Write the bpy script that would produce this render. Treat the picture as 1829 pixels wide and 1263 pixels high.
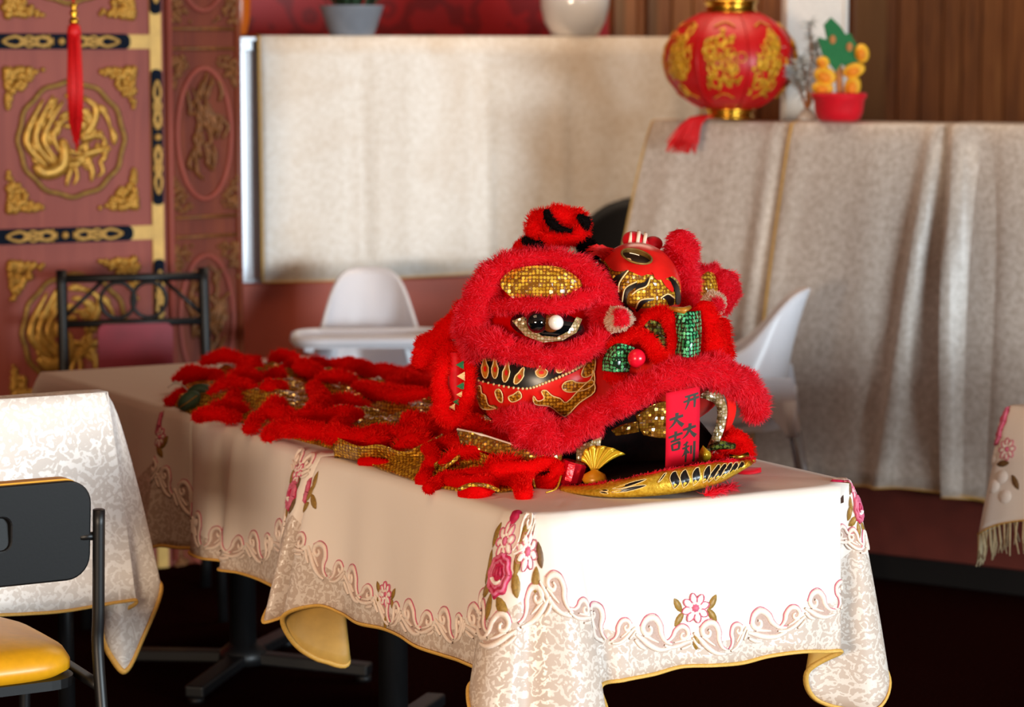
import bpy, bmesh, math, random
import numpy as np
from mathutils import Vector, Matrix
random.seed(7); RNG = np.random.default_rng(11)
for o in list(bpy.data.objects): bpy.data.objects.remove(o, do_unlink=True)
SC = bpy.context.scene
COL = SC.collection
PI = math.pi
# ------------------------------------------------------------------ camera
IW, IH, FPX = 1829.0, 1263.0, 4690.0
PITCH = math.atan((631.5-100)/FPX); CAMZ = 1.57
cam_d = bpy.data.cameras.new('camera'); cam = bpy.data.objects.new('camera', cam_d); COL.objects.link(cam)
cam.location = (0, 0, CAMZ); cam.rotation_euler = (PI/2-PITCH, 0, 0)
cam_d.sensor_width = 36; cam_d.lens = FPX/IW*36; cam_d.clip_end = 60
cam_d.dof.use_dof = True; cam_d.dof.focus_distance = 4.98; cam_d.dof.aperture_fstop = 3.6
SC.camera = cam
# ------------------------------------------------------------------ light and exposure
SC.view_settings.view_transform = 'Standard'; SC.view_settings.look = 'None'
SC.view_settings.gamma = 1; SC.view_settings.use_curve_mapping = False
SC.view_settings.exposure = 0.4
W = bpy.data.worlds.new('sky'); SC.world = W; W.use_nodes = True
W.node_tree.nodes['Background'].inputs[0].default_value = (0.75, 0.85, 1.0, 1)
W.node_tree.nodes['Background'].inputs[1].default_value = 1.0
def area(name, loc, target, sx, sy, power, col):
    l = bpy.data.lights.new(name, 'AREA'); l.shape = 'RECTANGLE'; l.size = sx; l.size_y = sy
    l.energy = power; l.color = col
    o = bpy.data.objects.new(name, l); COL.objects.link(o); o.location = loc
    d = Vector(target)-Vector(loc); o.rotation_euler = d.to_track_quat('-Z', 'Y').to_euler()
    return o
# daylight entering by the big window of the right wall, by a smaller one behind the camera, and the warm ceiling lamps
area('window_daylight', (4.5, 0.9, 1.0), (-1, 0.9+4.2, 1.0), 2.6, 1.0, 370, (0.80, 0.93, 1.0))
area('rear_window_daylight', (-2.6, -1.6, 1.1), (-1.2, 5, 0.9), 1.8, 1.0, 260, (1.0, 0.79, 0.58))
area('ceiling_lamp_light', (-0.8, 4.0, 2.9), (-0.8, 4.0, 0), 1.2, 1.2, 9, (1.0, 0.62, 0.36))
area('ceiling_lamp_light', (0.6, 8.2, 2.9), (0.6, 8.2, 0), 1.2, 1.2, 16, (1.0, 0.76, 0.55))

# ------------------------------------------------------------------ projection helpers (photo pixel -> point of the place)
_cp, _sp = math.cos(PITCH), math.sin(PITCH)
def ray(px, py):
    x = (px-IW/2)/FPX; y = (IH/2-py)/FPX
    return np.array([x, _cp+y*_sp, -_sp+y*_cp])
def PD(px, py, d):
    r = ray(px, py); return np.array([0, 0, CAMZ])+r*(d/r[1])
def PZ(px, py, z=0.75):
    r = ray(px, py); return np.array([0, 0, CAMZ])+r*((z-CAMZ)/r[2])
def proj(p):
    p = np.asarray(p, float); X = p[..., 0]; Y = p[..., 1]; Z = p[..., 2]-CAMZ
    dep = Y*_cp-Z*_sp; up = Y*_sp+Z*_cp
    return IW/2+FPX*X/dep, IH/2-FPX*up/dep
# ------------------------------------------------------------------ objects
def tag(o, label=None, cat=None, group=None, kind=None):
    if label: o['label'] = label
    if cat: o['category'] = cat
    if group: o['group'] = group
    if kind: o['kind'] = kind
    return o
def empty(name, loc=(0, 0, 0), rz=0.0, label=None, cat=None, group=None, kind=None):
    o = bpy.data.objects.new(name, None); COL.objects.link(o)
    o.location = loc; o.rotation_euler = (0, 0, rz); o.empty_display_size = 0.05
    return tag(o, label, cat, group, kind)
def link(name, me, parent=None, world=True):
    o = bpy.data.objects.new(name, me); COL.objects.link(o)
    if parent is not None:
        o.parent = parent
        if world:
            o.matrix_parent_inverse = wmat(parent).inverted()
    return o
def wmat(o):
    m = o.matrix_basis.copy()
    if o.parent is not None: m = wmat(o.parent) @ o.matrix_parent_inverse @ m
    return m
class MB:
    def __init__(s): s.v = []; s.f = []; s.uv = None
    def add(s, v, f):
        n = len(s.v); s.v.extend([tuple(map(float, p)) for p in v]); s.f.extend([tuple(i+n for i in q) for q in f]); return s
    def box(s, c, size, rz=0.0, M=None):
        x, y, z = [a/2 for a in size]
        v = [(i*x, j*y, k*z) for i in (-1, 1) for j in (-1, 1) for k in (-1, 1)]
        R = Matrix.Rotation(rz, 3, 'Z') if M is None else M
        v = [R @ Vector(p)+Vector(c) for p in v]
        return s.add(v, [(0, 1, 3, 2), (4, 6, 7, 5), (0, 4, 5, 1), (2, 3, 7, 6), (0, 2, 6, 4), (1, 5, 7, 3)])
    def bar(s, p, q, w, h, up=(0, 0, 1)):
        p, q = Vector(p), Vector(q); d = (q-p); L = d.length; d = d.normalized(); u = Vector(up)
        sd = d.cross(u).normalized(); u = sd.cross(d)
        M = Matrix((sd, d, u)).transposed()
        return s.box((p+q)/2, (w, L, h), M=M)
    def tube(s, path, r, seg=10, cap=True, closed=False, flat=1.0, up=None):
        P = np.array([list(p) for p in path], float); n = len(P)
        rr = np.full(n, r, float) if np.isscalar(r) else np.array(r, float)
        T = np.zeros_like(P)
        if closed: T = np.roll(P, -1, 0)-np.roll(P, 1, 0)
        else:
            T[1:-1] = P[2:]-P[:-2]; T[0] = P[1]-P[0]; T[-1] = P[-1]-P[-2]
        T /= np.linalg.norm(T, axis=1)[:, None]+1e-12
        a = np.array([0, 0, 1.0]) if abs(T[0][2]) < .9 else np.array([1.0, 0, 0])
        if up is not None: a = np.array(up, float)
        vs = []; N = None
        for i in range(n):
            b = a-T[i]*a.dot(T[i]) if (N is None or up is not None) else N-T[i]*N.dot(T[i])
            N = b/(np.linalg.norm(b)+1e-12); B = np.cross(T[i], N)
            for k in range(seg):
                t = 2*PI*k/seg; vs.append(P[i]+(N*math.cos(t)*flat+B*math.sin(t))*rr[i])
        m = n if closed else n-1
        fs = [(i*seg+k, i*seg+(k+1) % seg, ((i+1) % n)*seg+(k+1) % seg, ((i+1) % n)*seg+k) for i in range(m) for k in range(seg)]
        if cap and not closed: fs += [tuple(range(seg))[::-1], tuple((n-1)*seg+k for k in range(seg))]
        return s.add(vs, fs)
    def lathe(s, prof, c=(0, 0, 0), seg=24, R=None):
        vs = []; c = np.array(c, float)
        for r, z in prof:
            for k in range(seg):
                t = 2*PI*k/seg; p = Vector((r*math.cos(t), r*math.sin(t), z))
                if R is not None: p = R @ p
                vs.append(np.array(p)+c)
        n = len(prof)
        fs = [(i*seg+k, i*seg+(k+1) % seg, (i+1)*seg+(k+1) % seg, (i+1)*seg+k) for i in range(n-1) for k in range(seg)]
        if prof[0][0] > 1e-5: fs.append(tuple(range(seg))[::-1])
        if prof[-1][0] > 1e-5: fs.append(tuple((n-1)*seg+k for k in range(seg)))
        return s.add(vs, fs)
    def ball(s, c, r, su=16, sv=10, R=None):
        rx, ry, rz = (r, r, r) if np.isscalar(r) else r
        vs = []; fs = []
        for i in range(sv+1):
            a = PI*i/sv
            for k in range(su):
                b = 2*PI*k/su; p = Vector((rx*math.sin(a)*math.cos(b), ry*math.sin(a)*math.sin(b), rz*math.cos(a)))
                if R is not None: p = R @ p
                vs.append((p[0]+c[0], p[1]+c[1], p[2]+c[2]))
        fs = [(i*su+k, (i+1)*su+k, (i+1)*su+(k+1) % su, i*su+(k+1) % su) for i in range(sv) for k in range(su)]
        return s.add(vs, fs)
    def grid(s, G, closeu=False, closev=False):
        G = np.asarray(G, float); m, n = G.shape[:2]
        fs = [(i*n+j, ((i+1) % m)*n+j, ((i+1) % m)*n+(j+1) % n, i*n+(j+1) % n)
              for i in range(m if closeu else m-1) for j in range(n if closev else n-1)]
        return s.add(G.reshape(-1, 3), fs)
    def ribbon(s, pts, nrm, w):      # flat strip along pts, wide across nrm x tangent
        P = np.array(pts, float); N = np.array(nrm, float)
        if N.ndim == 1: N = np.tile(N, (len(P), 1))
        T = np.gradient(P, axis=0); T /= np.linalg.norm(T, axis=1)[:, None]+1e-12
        S = np.cross(N, T); S /= np.linalg.norm(S, axis=1)[:, None]+1e-12
        ww = np.full(len(P), w) if np.isscalar(w) else np.array(w)
        return s.grid(np.stack([P-S*ww[:, None]/2, P+S*ww[:, None]/2], 1))
    def build(s, name, mat, parent=None, smooth=True, world=True, bevel=0.0, solid=0.0, mats=None, solid_off=-1, sub=0, seg=2, merge=False):
        me = bpy.data.meshes.new(name); me.from_pydata(s.v, [], s.f)
        if merge:
            bm = bmesh.new(); bm.from_mesh(me); bmesh.ops.remove_doubles(bm, verts=bm.verts, dist=1e-5); bmesh.ops.recalc_face_normals(bm, faces=bm.faces); bm.to_mesh(me); bm.free()
        if s.uv is not None:
            l = me.uv_layers.new(name='UVMap'); idx = np.zeros(len(me.loops), int); me.loops.foreach_get('vertex_index', idx)
            l.data.foreach_set('uv', np.array(s.uv, float)[idx].ravel())
        if bevel > 0:
            bm = bmesh.new(); bm.from_mesh(me)
            bmesh.ops.bevel(bm, geom=[e for e in bm.edges if len(e.link_faces) == 2 and e.calc_face_angle(0) > .5], offset=bevel, segments=seg, affect='EDGES', profile=.5)
            bm.to_mesh(me); bm.free()
        for m in ([mat] if mats is None else mats): me.materials.append(M[m] if isinstance(m, str) else m)
        if smooth: me.polygons.foreach_set('use_smooth', [True]*len(me.polygons))
        me.update()
        o = link(name, me, parent, world)
        if sub:
            md = o.modifiers.new('subdivision', 'SUBSURF'); md.levels = md.render_levels = sub
        if solid:
            md = o.modifiers.new('thickness', 'SOLIDIFY'); md.thickness = solid; md.offset = solid_off
            if mats and len(mats) > 1: md.material_offset = 1; md.material_offset_rim = min(2, len(mats)-1)
        return o
def copy_tree(o, parent=None):
    c = o.copy(); COL.objects.link(c)
    if parent is not None: c.parent = parent; c.matrix_parent_inverse = o.matrix_parent_inverse.copy()
    for ch in list(o.children): copy_tree(ch, c)
    return c
def catmull(P, n, closed=False):
    P = np.array([list(p) for p in P], float); m = len(P); out = []
    tt = np.linspace(0, m if closed else m-1, n, endpoint=not closed)
    for t in tt:
        i = min(int(t), m-1 if closed else m-2); f = t-i
        g = (lambda k: P[k % m]) if closed else (lambda k: P[min(max(k, 0), m-1)])
        a, b, c, d = g(i-1), g(i), g(i+1), g(i+2)
        out.append(.5*((2*b)+(c-a)*f+(2*a-5*b+4*c-d)*f*f+(3*b-a-3*c+d)*f**3))
    return np.array(out)
def fill2d(outline, cuts=2, holes=()):
    bm = bmesh.new()
    for L in [outline]+list(holes):
        vs = [bm.verts.new((p[0], p[1], 0)) for p in L]
        for i in range(len(vs)): bm.edges.new((vs[i], vs[(i+1) % len(vs)]))
    bmesh.ops.triangle_fill(bm, use_beauty=True, edges=bm.edges[:], normal=(0, 0, 1))
    if cuts: bmesh.ops.subdivide_edges(bm, edges=bm.edges[:], cuts=cuts, use_grid_fill=True)
    bm.verts.ensure_lookup_table(); bm.verts.index_update()
    v = np.array([v.co[:2] for v in bm.verts]); f = [tuple(x.index for x in q.verts) for q in bm.faces]; bm.free()
    return v, f
def rrect(w, h, r, n=5, c=(0, 0)):
    out = []
    for cx, cy, a0 in ((w/2-r, h/2-r, 0), (-w/2+r, h/2-r, 90), (-w/2+r, -h/2+r, 180), (w/2-r, -h/2+r, 270)):
        for k in range(n+1):
            a = math.radians(a0+90*k/n); out.append((c[0]+cx+r*math.cos(a), c[1]+cy+r*math.sin(a)))
    return out
def prism(outline, h, fn, holes=(), cuts=0):   # extruded outline; fn maps (x, y, z) -> point
    v, f = fill2d(outline, cuts, holes); m = MB(); n = len(v)
    m.add([fn(p[0], p[1], h) for p in v], f); m.add([fn(p[0], p[1], 0) for p in v], [q[::-1] for q in f])
    for L in [outline]+list(holes):
        k = len(L); m.add([fn(p[0], p[1], 0) for p in L]+[fn(p[0], p[1], h) for p in L], [(i, (i+1) % k, k+(i+1) % k, k+i) for i in range(k)])
    return m
def wob(P, k=1.0, seed=0.0):
    P = np.asarray(P, float)*k+seed
    x, y, z = P[..., 0], P[..., 1], P[..., 2]
    return (np.sin(x*1.3+1.7*np.sin(y*.9+z))+np.sin(y*1.1+1.3*np.sin(z*1.2+x*.7))+np.sin(z*1.5+1.6*np.sin(x*.8+y*1.4)))/3
# ------------------------------------------------------------------ fur: a soft core with thousands of real strands
def strands(P, N, L, w, rng, spread=.5, droop=.15):
    n = len(P); nz = lambda a: a/(np.linalg.norm(a, axis=1)[:, None]+1e-12)
    cl = np.stack([wob(P, 70, 1.), wob(P, 70, 5.), wob(P, 70, 9.)], 1)
    d = nz(N+rng.normal(0, spread*.6, (n, 3))+cl*spread)
    LL = L*(.65+.5*rng.random(n))*(1+.35*wob(P, 45, 3.))
    sd = nz(np.cross(d, rng.normal(0, 1, (n, 3))))*w/2
    mid = P+d*(LL*.55)[:, None]
    d2 = nz(d+rng.normal(0, .35, (n, 3))+np.array([0, 0, -droop])+cl*.4)
    tip = mid+d2*(LL*.5)[:, None]
    V = np.stack([P-sd, P+sd, mid+sd*.75, mid-sd*.75, tip], 1).reshape(-1, 3)
    return V
def fur_obj(name, cores, mat, parent, L=.018, dens=60000, w=.0012, seed=1, spread=.55, droop=.15, world=True, core_seg=12, squash=1.0):
    rng = np.random.default_rng(seed); AV = []; AF4 = []; AF3 = []; cnt = 0; tint = []
    for path, rad in cores:
        P = np.array([list(p) for p in path], float); R = np.full(len(P), rad, float) if np.isscalar(rad) else np.array(rad, float)
        n = max(6, int(np.linalg.norm(np.diff(P, axis=0), axis=1).sum()/.010)+2)
        Q = catmull(np.column_stack([P, R]), n); P, R = Q[:, :3], np.maximum(Q[:, 3], .002)
        R = R*(1+.16*wob(P, 55, seed*.7))
        m = MB(); e = P[1]-P[0]; e2 = P[-1]-P[-2]; e /= np.linalg.norm(e)+1e-9; e2 /= np.linalg.norm(e2)+1e-9
        PP = np.vstack([P[0]-e*R[0]*.98, P[0]-e*R[0]*.88, P[0]-e*R[0]*.55, P, P[-1]+e2*R[-1]*.55, P[-1]+e2*R[-1]*.88, P[-1]+e2*R[-1]*.98]); RR = np.concatenate([[R[0]*.02, R[0]*.42, R[0]*.8], R, [R[-1]*.8, R[-1]*.42, R[-1]*.02]])
        m.tube(PP, RR, core_seg)
        V = np.array(m.v); axz = np.repeat(PP[:, 2], core_seg); V[:, 2] = axz+(V[:, 2]-axz)*squash; V = V+(V-np.repeat(PP, core_seg, 0))*(.30*wob(V, 95, seed))[:, None]; AV.append(V); tint.append(np.full(len(V), .12))
        F4 = [f for f in m.f if len(f) == 4]; AF4.append(np.array(F4)+cnt)
        F = np.array(F4); a, b, c, d = V[F[:, 0]], V[F[:, 1]], V[F[:, 2]], V[F[:, 3]]
        nn = np.cross(c-a, d-b); ar = np.linalg.norm(nn, axis=1)/2
        k = int(ar.sum()*dens); cnt += len(V)
        pick = rng.choice(len(F), k, p=ar/ar.sum()); u, v = rng.random((k, 1)), rng.random((k, 1))
        pt = (a[pick]*(1-u)+b[pick]*u)*(1-v)+(d[pick]*(1-u)+c[pick]*u)*v
        # outward normal from tube axis
        ax = PP[np.clip(F[pick][:, 0]//core_seg, 0, len(PP)-1)]
        no = pt-ax; no /= np.linalg.norm(no, axis=1)[:, None]+1e-9
        S = strands(pt, no, L, w, rng, spread, droop); AV.append(S)
        i = np.arange(k)*5+cnt
        AF4.append(np.stack([i, i+1, i+2, i+3], 1)); AF3.append(np.stack([i+3, i+2, i+4], 1)); cnt += len(S)
        tint.append(np.repeat(rng.random(k), 5)*.8+.2*np.tile([0, 0, .5, .5, 1], k))
    V = np.vstack(AV); F4 = np.vstack(AF4); F3 = np.vstack(AF3)
    return raw_mesh(name, V, F4, F3, np.concatenate(tint), mat, parent, world)
def raw_mesh(name, V, F4, F3, tint, mat, parent, world=True):
    me = bpy.data.meshes.new(name); n4, n3 = len(F4), len(F3)
    me.vertices.add(len(V)); me.vertices.foreach_set('co', V.astype(np.float32).ravel())
    me.loops.add(n4*4+n3*3); me.loops.foreach_set('vertex_index', np.concatenate([F4.ravel(), F3.ravel()]).astype(np.int32))
    me.polygons.add(n4+n3); st = np.concatenate([np.arange(n4)*4, n4*4+np.arange(n3)*3]).astype(np.int32)
    me.polygons.foreach_set('loop_start', st)
    me.polygons.foreach_set('use_smooth', np.ones(n4+n3, bool))
    a = me.attributes.new('tint', 'FLOAT', 'POINT'); a.data.foreach_set('value', tint.astype(np.float32))
    me.materials.append(M[mat]); me.update(calc_edges=True)
    return link(name, me, parent, world)
# ------------------------------------------------------------------ materials (all procedural)
def hexc(h):
    h = h.lstrip('#'); c = [int(h[i:i+2], 16)/255 for i in (0, 2, 4)]
    return tuple((x/12.92 if x <= .04045 else ((x+.055)/1.055)**2.4) for x in c)+(1,)
M = {}
class NT:
    def __init__(s, name):
        s.m = bpy.data.materials.new(name); s.m.use_nodes = True; s.t = s.m.node_tree; s.b = s.t.nodes['Principled BSDF']; M[name] = s.m
    def n(s, typ, **kw):
        q = s.t.nodes.new(typ)
        for k, v in kw.items():
            if hasattr(q, k) and not (typ == 'ShaderNodeMix' and k in 'AB'): setattr(q, k, v)
            else: q.inputs[k.replace('_', ' ')].default_value = v
        return q
    def l(s, a, b): s.t.links.new(a, b); return s
    def co(s, kind='Object', scale=(1, 1, 1), rot=(0, 0, 0)):
        tc = s.n('ShaderNodeTexCoord'); mp = s.n('ShaderNodeMapping'); mp.inputs['Scale'].default_value = scale; mp.inputs['Rotation'].default_value = rot
        s.l(tc.outputs[kind], mp.inputs[0]); return mp.outputs[0]
    def ramp(s, fac, stops, interp='LINEAR'):
        r = s.n('ShaderNodeValToRGB'); e = r.color_ramp; e.interpolation = interp
        while len(e.elements) < len(stops): e.elements.new(.5)
        for q, (p, c) in zip(e.elements, stops): q.position = p; q.color = c
        s.l(fac, r.inputs[0]); return r.outputs[0]
    def noise(s, vec, scale, detail=3, dist=0.0):
        q = s.n('ShaderNodeTexNoise'); q.inputs['Scale'].default_value = scale; q.inputs['Detail'].default_value = detail; q.inputs['Distortion'].default_value = dist
        if vec is not None: s.l(vec, q.inputs['Vector'])
        return q.outputs[0]
    def math(s, op, a, b=None, c=None):
        q = s.n('ShaderNodeMath', operation=op)
        for i, x in enumerate((a, b, c)):
            if x is None: continue
            if isinstance(x, (int, float)): q.inputs[i].default_value = x
            else: s.l(x, q.inputs[i])
        return q.outputs[0]
    def mix(s, fac, a, b):
        q = s.n('ShaderNodeMix', data_type='RGBA')
        for sock, x in ((q.inputs[0], fac), (q.inputs[6], a), (q.inputs[7], b)):
            if isinstance(x, (tuple, list, float, int)): sock.default_value = x
            else: s.l(x, sock)
        return q.outputs[2]
    def bump(s, h, strength=.3, dist=.002):
        q = s.n('ShaderNodeBump'); q.inputs['Strength'].default_value = strength; q.inputs['Distance'].default_value = dist
        s.l(h, q.inputs['Height']); s.l(q.outputs[0], s.b.inputs['Normal']); return q
    def set(s, **kw):
        for k, v in kw.items(): s.b.inputs[k.replace('_', ' ')].default_value = v
        return s
    def col(s, c): s.l(c, s.b.inputs['Base Color']); return s
def plain(name, c, rough=.5, metal=0.0, var=.12, scale=30, bump=.1, bd=.001, **kw):
    t = NT(name); c = hexc(c); v = t.co('Object'); n = t.noise(v, scale, 4)
    d = tuple(x*(1-var) for x in c[:3])+(1,); e = tuple(min(1, x*(1+var)) for x in c[:3])+(1,)
    t.col(t.ramp(n, [(.3, d), (.7, e)])); t.set(Roughness=rough, Metallic=metal, **kw)
    if bump: t.bump(n, bump, bd)
    return t
plain('black_metal', '0e0e10', .45, .1); plain('black_plastic', '0d0c0d', .5, 0, .1, 200, .15, .0005, Specular_IOR_Level=.3)
plain('steel', 'b8bac0', .25, 1); plain('white_plastic', 'eceaf0', .28, 0, .02, 8, 0)
plain('white_ceramic', 'f2f0ee', .12, 0, .02, 6, 0, Coat_Weight=.5); plain('grey_ceramic', '7f8794', .5, 0, .06)
plain('orange_ceramic', 'c8620f', .3, 0, .1, 10); plain('gold', 'd9a336', .25, 1, .1); plain('gold_paint', 'b98a3a', .42, .55, .25, 60, .25, .002)
plain('old_gold', '8f6a2e', .5, .45, .3, 60, .3, .002); plain('dark_plaque', '121a28', .85, 0, .15, Specular_IOR_Level=.1); plain('blue_plaque', '5f7f9c', .5, 0, .1)
plain('gold_strip', 'c39a4e', .5, .25, .12, 25); plain('mustard', 'd99a14', .38, 0, .06, 60, .15, .0008); plain('burgundy', '8a2032', .45, 0, .12, 14)
plain('salmon_wall', 'c25a42', .5, 0, .06, 6, .05); plain('booth_base', '5c2219', .55, 0, .15, 12); plain('ceiling_paint', '6b4a38', .9, 0, .05, 5)
plain('plain_wall', '7d5a42', .9, 0, .05, 5); plain('felt_green', '1f6f3e', .85, 0, .1, 120); plain('felt_trunk', 'b97a45', .85, 0, .1, 120)
plain('fruit_gold', 'f0b32c', .6, 0, .12, 60); plain('fruit_orange', 'e8860c', .7, 0, .1, 90); plain('gold_print', 'dca428', .35, .35, .2, 60, .2, .002); plain('red_velvet', 'd5081e', .6, 0, .1, 40, .1, .001, Sheen_Weight=.1, Specular_IOR_Level=.25)
plain('lantern_red', 'c40d12', .42, 0, .06, 40, .1, .001); plain('tassel_red', 'e01016', .55, 0, .12, 200, .1, .001); plain('satin_red', 'e0102c', .25, 0, .06, 30)
plain('white_post', 'dcd8d2', .7, 0, .04, 90, .2, .001); plain('pine_frost', 'b9c2c6', .7, 0, .2, 40); plain('leaf_dark', '2f4a34', .6, 0, .25, 40)
plain('paint_black', '120d0c', .3, 0, .1); plain('paint_red', 'dc1c16', .28, 0, .08, 30, .05); plain('paint_cream', 'e9c98a', .4, 0, .08); plain('paint_amber', 'b8741c', .4, .15, .25, 70)
plain('mouth_dark', '140706', .95, 0, .4, 60, .3, .004, Specular_IOR_Level=.1); plain('pearl', 'f1ece2', .08, 0, .01, 10, 0, Coat_Weight=1.0); plain('eye_black', '07090b', .04, 0, .01, 10, 0, Coat_Weight=1.0)
plain('mirror_glass', '9a8878', .06, 1, .02, 10, 0); plain('bead', 'e4c488', .2, .2, .05); plain('pom_white', 'e9cbb0', .9, 0, .06, 200)
plain('paper_red', 'd40f2c', .8, 0, .03, 20, .02, Specular_IOR_Level=.15); plain('ink', '2a2418', .7, 0, .1); plain('ribbon_gold', 'd7ab24', .3, .35, .1, 20); plain('eye_amber', '6a3c18', .12, 0, .2, 60, 0); plain('knob_amber', 'cf8a12', .35, .1)
plain('embroid_white', 'f4e9e0', .6, 0, .05, 300, .3, .0006); plain('embroid_cord', 'ecd9cb', .6, 0, .06, 300, .3, .0006); plain('embroid_leaf', '94702c', .5, .1, .25, 260, .3, .0006)
plain('embroid_rose', 'b81b4b', .5, 0, .22, 150, .3, .0006); plain('embroid_pink', 'd0637f', .55, 0, .12, 200, .3, .0006); plain('embroid_brown', '6a4a24', .55, 0, .25, 200, .3, .0006)
plain('net_tan', 'b89a8c', .7, 0, .1, 300, .2, .0005); plain('hem_gold', 'd8a850', .55, 0, .12, 260, .25, .001); plain('lining_gold', 'c79a4c', .5, 0, .1, 30, .1, .001)
plain('fringe', 'd9c49a', .7, 0, .1, 100); plain('table_wood', '3a2416', .5, 0, .2, 20); plain('pane_glass', 'cfdfe6', .05, 0, .02, 5, 0)
plain('panel_frame', 'c9cbd2', .3, .2, .03, 5, 0); plain('foil_red', 'd3122b', .18, .5, .15, 40, .5, .003); plain('braid_tan', 'a8742c', .5, .3, .3, 260, .5, .001)
# wood of the panelling, of the carved screen
def wood(name, a, b, c, scale=(18, 18, 1.2), rough=.45):
    t = NT(name); v = t.co('Object', scale); n = t.noise(v, 2.2, 6, 1.2)
    oi = t.n('ShaderNodeObjectInfo'); k = t.math('ADD', t.math('MULTIPLY', n, .75), t.math('MULTIPLY', oi.outputs['Random'], .3))
    t.col(t.ramp(k, [(.25, hexc(a)), (.5, hexc(b)), (.8, hexc(c))])); t.set(Roughness=rough); t.bump(n, .15, .002)
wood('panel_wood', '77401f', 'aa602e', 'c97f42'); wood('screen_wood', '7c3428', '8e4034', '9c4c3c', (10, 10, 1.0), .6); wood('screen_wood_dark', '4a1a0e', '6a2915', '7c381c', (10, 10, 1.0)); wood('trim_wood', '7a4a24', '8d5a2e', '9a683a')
# carpet
t = NT('carpet'); v = t.co('Object'); n = t.noise(v, 90, 4); n2 = t.noise(v, 3, 3)
t.col(t.mix(n2, t.ramp(n, [(.3, hexc('140605')), (.7, hexc('260c0a'))]), hexc('1c0907'))); t.set(Roughness=1.0, Specular_IOR_Level=0.0); t.bump(n, .5, .004)
# red damask wallpaper
t = NT('red_damask'); v = t.co('Object', (1, 1, 1)); w = t.n('ShaderNodeTexVoronoi', feature='SMOOTH_F1'); t.l(v, w.inputs['Vector']); w.inputs['Scale'].default_value = 5.5
k = t.math('ADD', t.math('MULTIPLY', w.outputs['Distance'], 9), t.math('MULTIPLY', t.noise(v, 9, 2), 5)); s = t.math('SINE', t.math('MULTIPLY', k, 2.2))
t.col(t.ramp(s, [(.3, hexc('c21219')), (.62, hexc('980a12'))])); t.set(Roughness=.5)
# cream damask cloth: curling woven figure; 'mask' attribute > 0 means the plain satin centre
def damask(name, base, fig, masked, scale=22, fr=.32, br=.6, weave=900):
    t = NT(name); v = t.co('UV'); nz = t.n('ShaderNodeTexNoise'); nz.inputs['Scale'].default_value = scale*.9; nz.inputs['Detail'].default_value = 1.0; t.l(v, nz.inputs['Vector'])
    off = t.n('ShaderNodeVectorMath', operation='SCALE'); t.l(nz.outputs['Color'], off.inputs[0]); off.inputs[3].default_value = 1.6/scale
    ad = t.n('ShaderNodeVectorMath', operation='ADD'); t.l(v, ad.inputs[0]); t.l(off.outputs[0], ad.inputs[1])
    vo = t.n('ShaderNodeTexVoronoi'); vo.inputs['Scale'].default_value = scale; t.l(ad.outputs[0], vo.inputs['Vector'])
    f = t.math('SINE', t.math('ADD', t.math('MULTIPLY', vo.outputs['Distance'], 13), t.math('MULTIPLY', t.noise(v, scale*2.0, 2, .8), 13))); f2 = t.noise(v, scale*3.2, 2, 1.2)
    g = t.math('ADD', f, t.math('MULTIPLY', t.math('SUBTRACT', f2, .5), 3.0)); st = t.ramp(g, [(.05, (0, 0, 0, 1)), (.45, (1, 1, 1, 1))])
    fac = st
    big = t.noise(v, 6, 2)
    if masked:
        a = t.n('ShaderNodeAttribute', attribute_name='mask'); q = t.math('LESS_THAN', a.outputs['Fac'], 0.0); fac = t.math('MULTIPLY', st, q)
        lo = t.mix(q, hexc('ebdfd4'), hexc(base)); t.col(t.mix(fac, lo, hexc(fig)))
    else: t.col(t.mix(fac, hexc(base), hexc(fig)))
    r = t.math('SUBTRACT', br, t.math('MULTIPLY', fac, br-fr)); t.l(r, t.b.inputs['Roughness'])
    h = t.math('ADD', t.math('MULTIPLY', fac, .6), t.math('MULTIPLY', big, 3)); t.bump(h, .22, .0016)
damask('cloth_row', 'c0ac9d', 'dccec2', True, 34); damask('cloth_white', 'e0dad4', 'f6f3ef', False, 26)
# the stained ivory brocade on the partitions
t = NT('cloth_brocade'); v = t.co('UV'); n = t.noise(v, 55, 3, .8); b = t.noise(v, 2.2, 4, .5)
c1 = t.ramp(n, [(.35, hexc('e4dacd')), (.62, hexc('f2ebe2'))]); t.col(t.mix(t.ramp(b, [(.5, (0, 0, 0, 1)), (.78, (.55, .55, .55, 1))]), c1, hexc('c8a679'))); t.set(Roughness=.42); t.bump(n, .35, .002)
t = NT('cloth_booth'); v = t.co('UV'); n = t.noise(v, 60, 3, .8)
t.col(t.ramp(n, [(.35, hexc('c0b0a2')), (.65, hexc('dccfc4'))])); t.set(Roughness=.36); t.bump(n, .25, .002)
# fur
def furmat(name, a, b, tr=.35):
    t = NT(name); at = t.n('ShaderNodeAttribute', attribute_name='tint'); c = t.ramp(at.outputs['Fac'], [(0, hexc(a)), (1, hexc(b))])
    d = t.n('ShaderNodeBsdfDiffuse'); e = t.n('ShaderNodeBsdfTranslucent'); m = t.n('ShaderNodeMixShader'); m.inputs[0].default_value = tr
    t.l(c, d.inputs[0]); t.l(c, e.inputs[0]); t.l(d.outputs[0], m.inputs[1]); t.l(e.outputs[0], m.inputs[2])
    t.l(m.outputs[0], t.t.nodes['Material Output'].inputs[0])
furmat('fur_red', 'ea0418', 'ff4e64', .5); furmat('fur_scarlet', 'ec0309', 'ff2c22', .5); furmat('fur_black', '0a0808', '241818', .1); furmat('fur_white', 'd8b496', 'f4dcc4')
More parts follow.
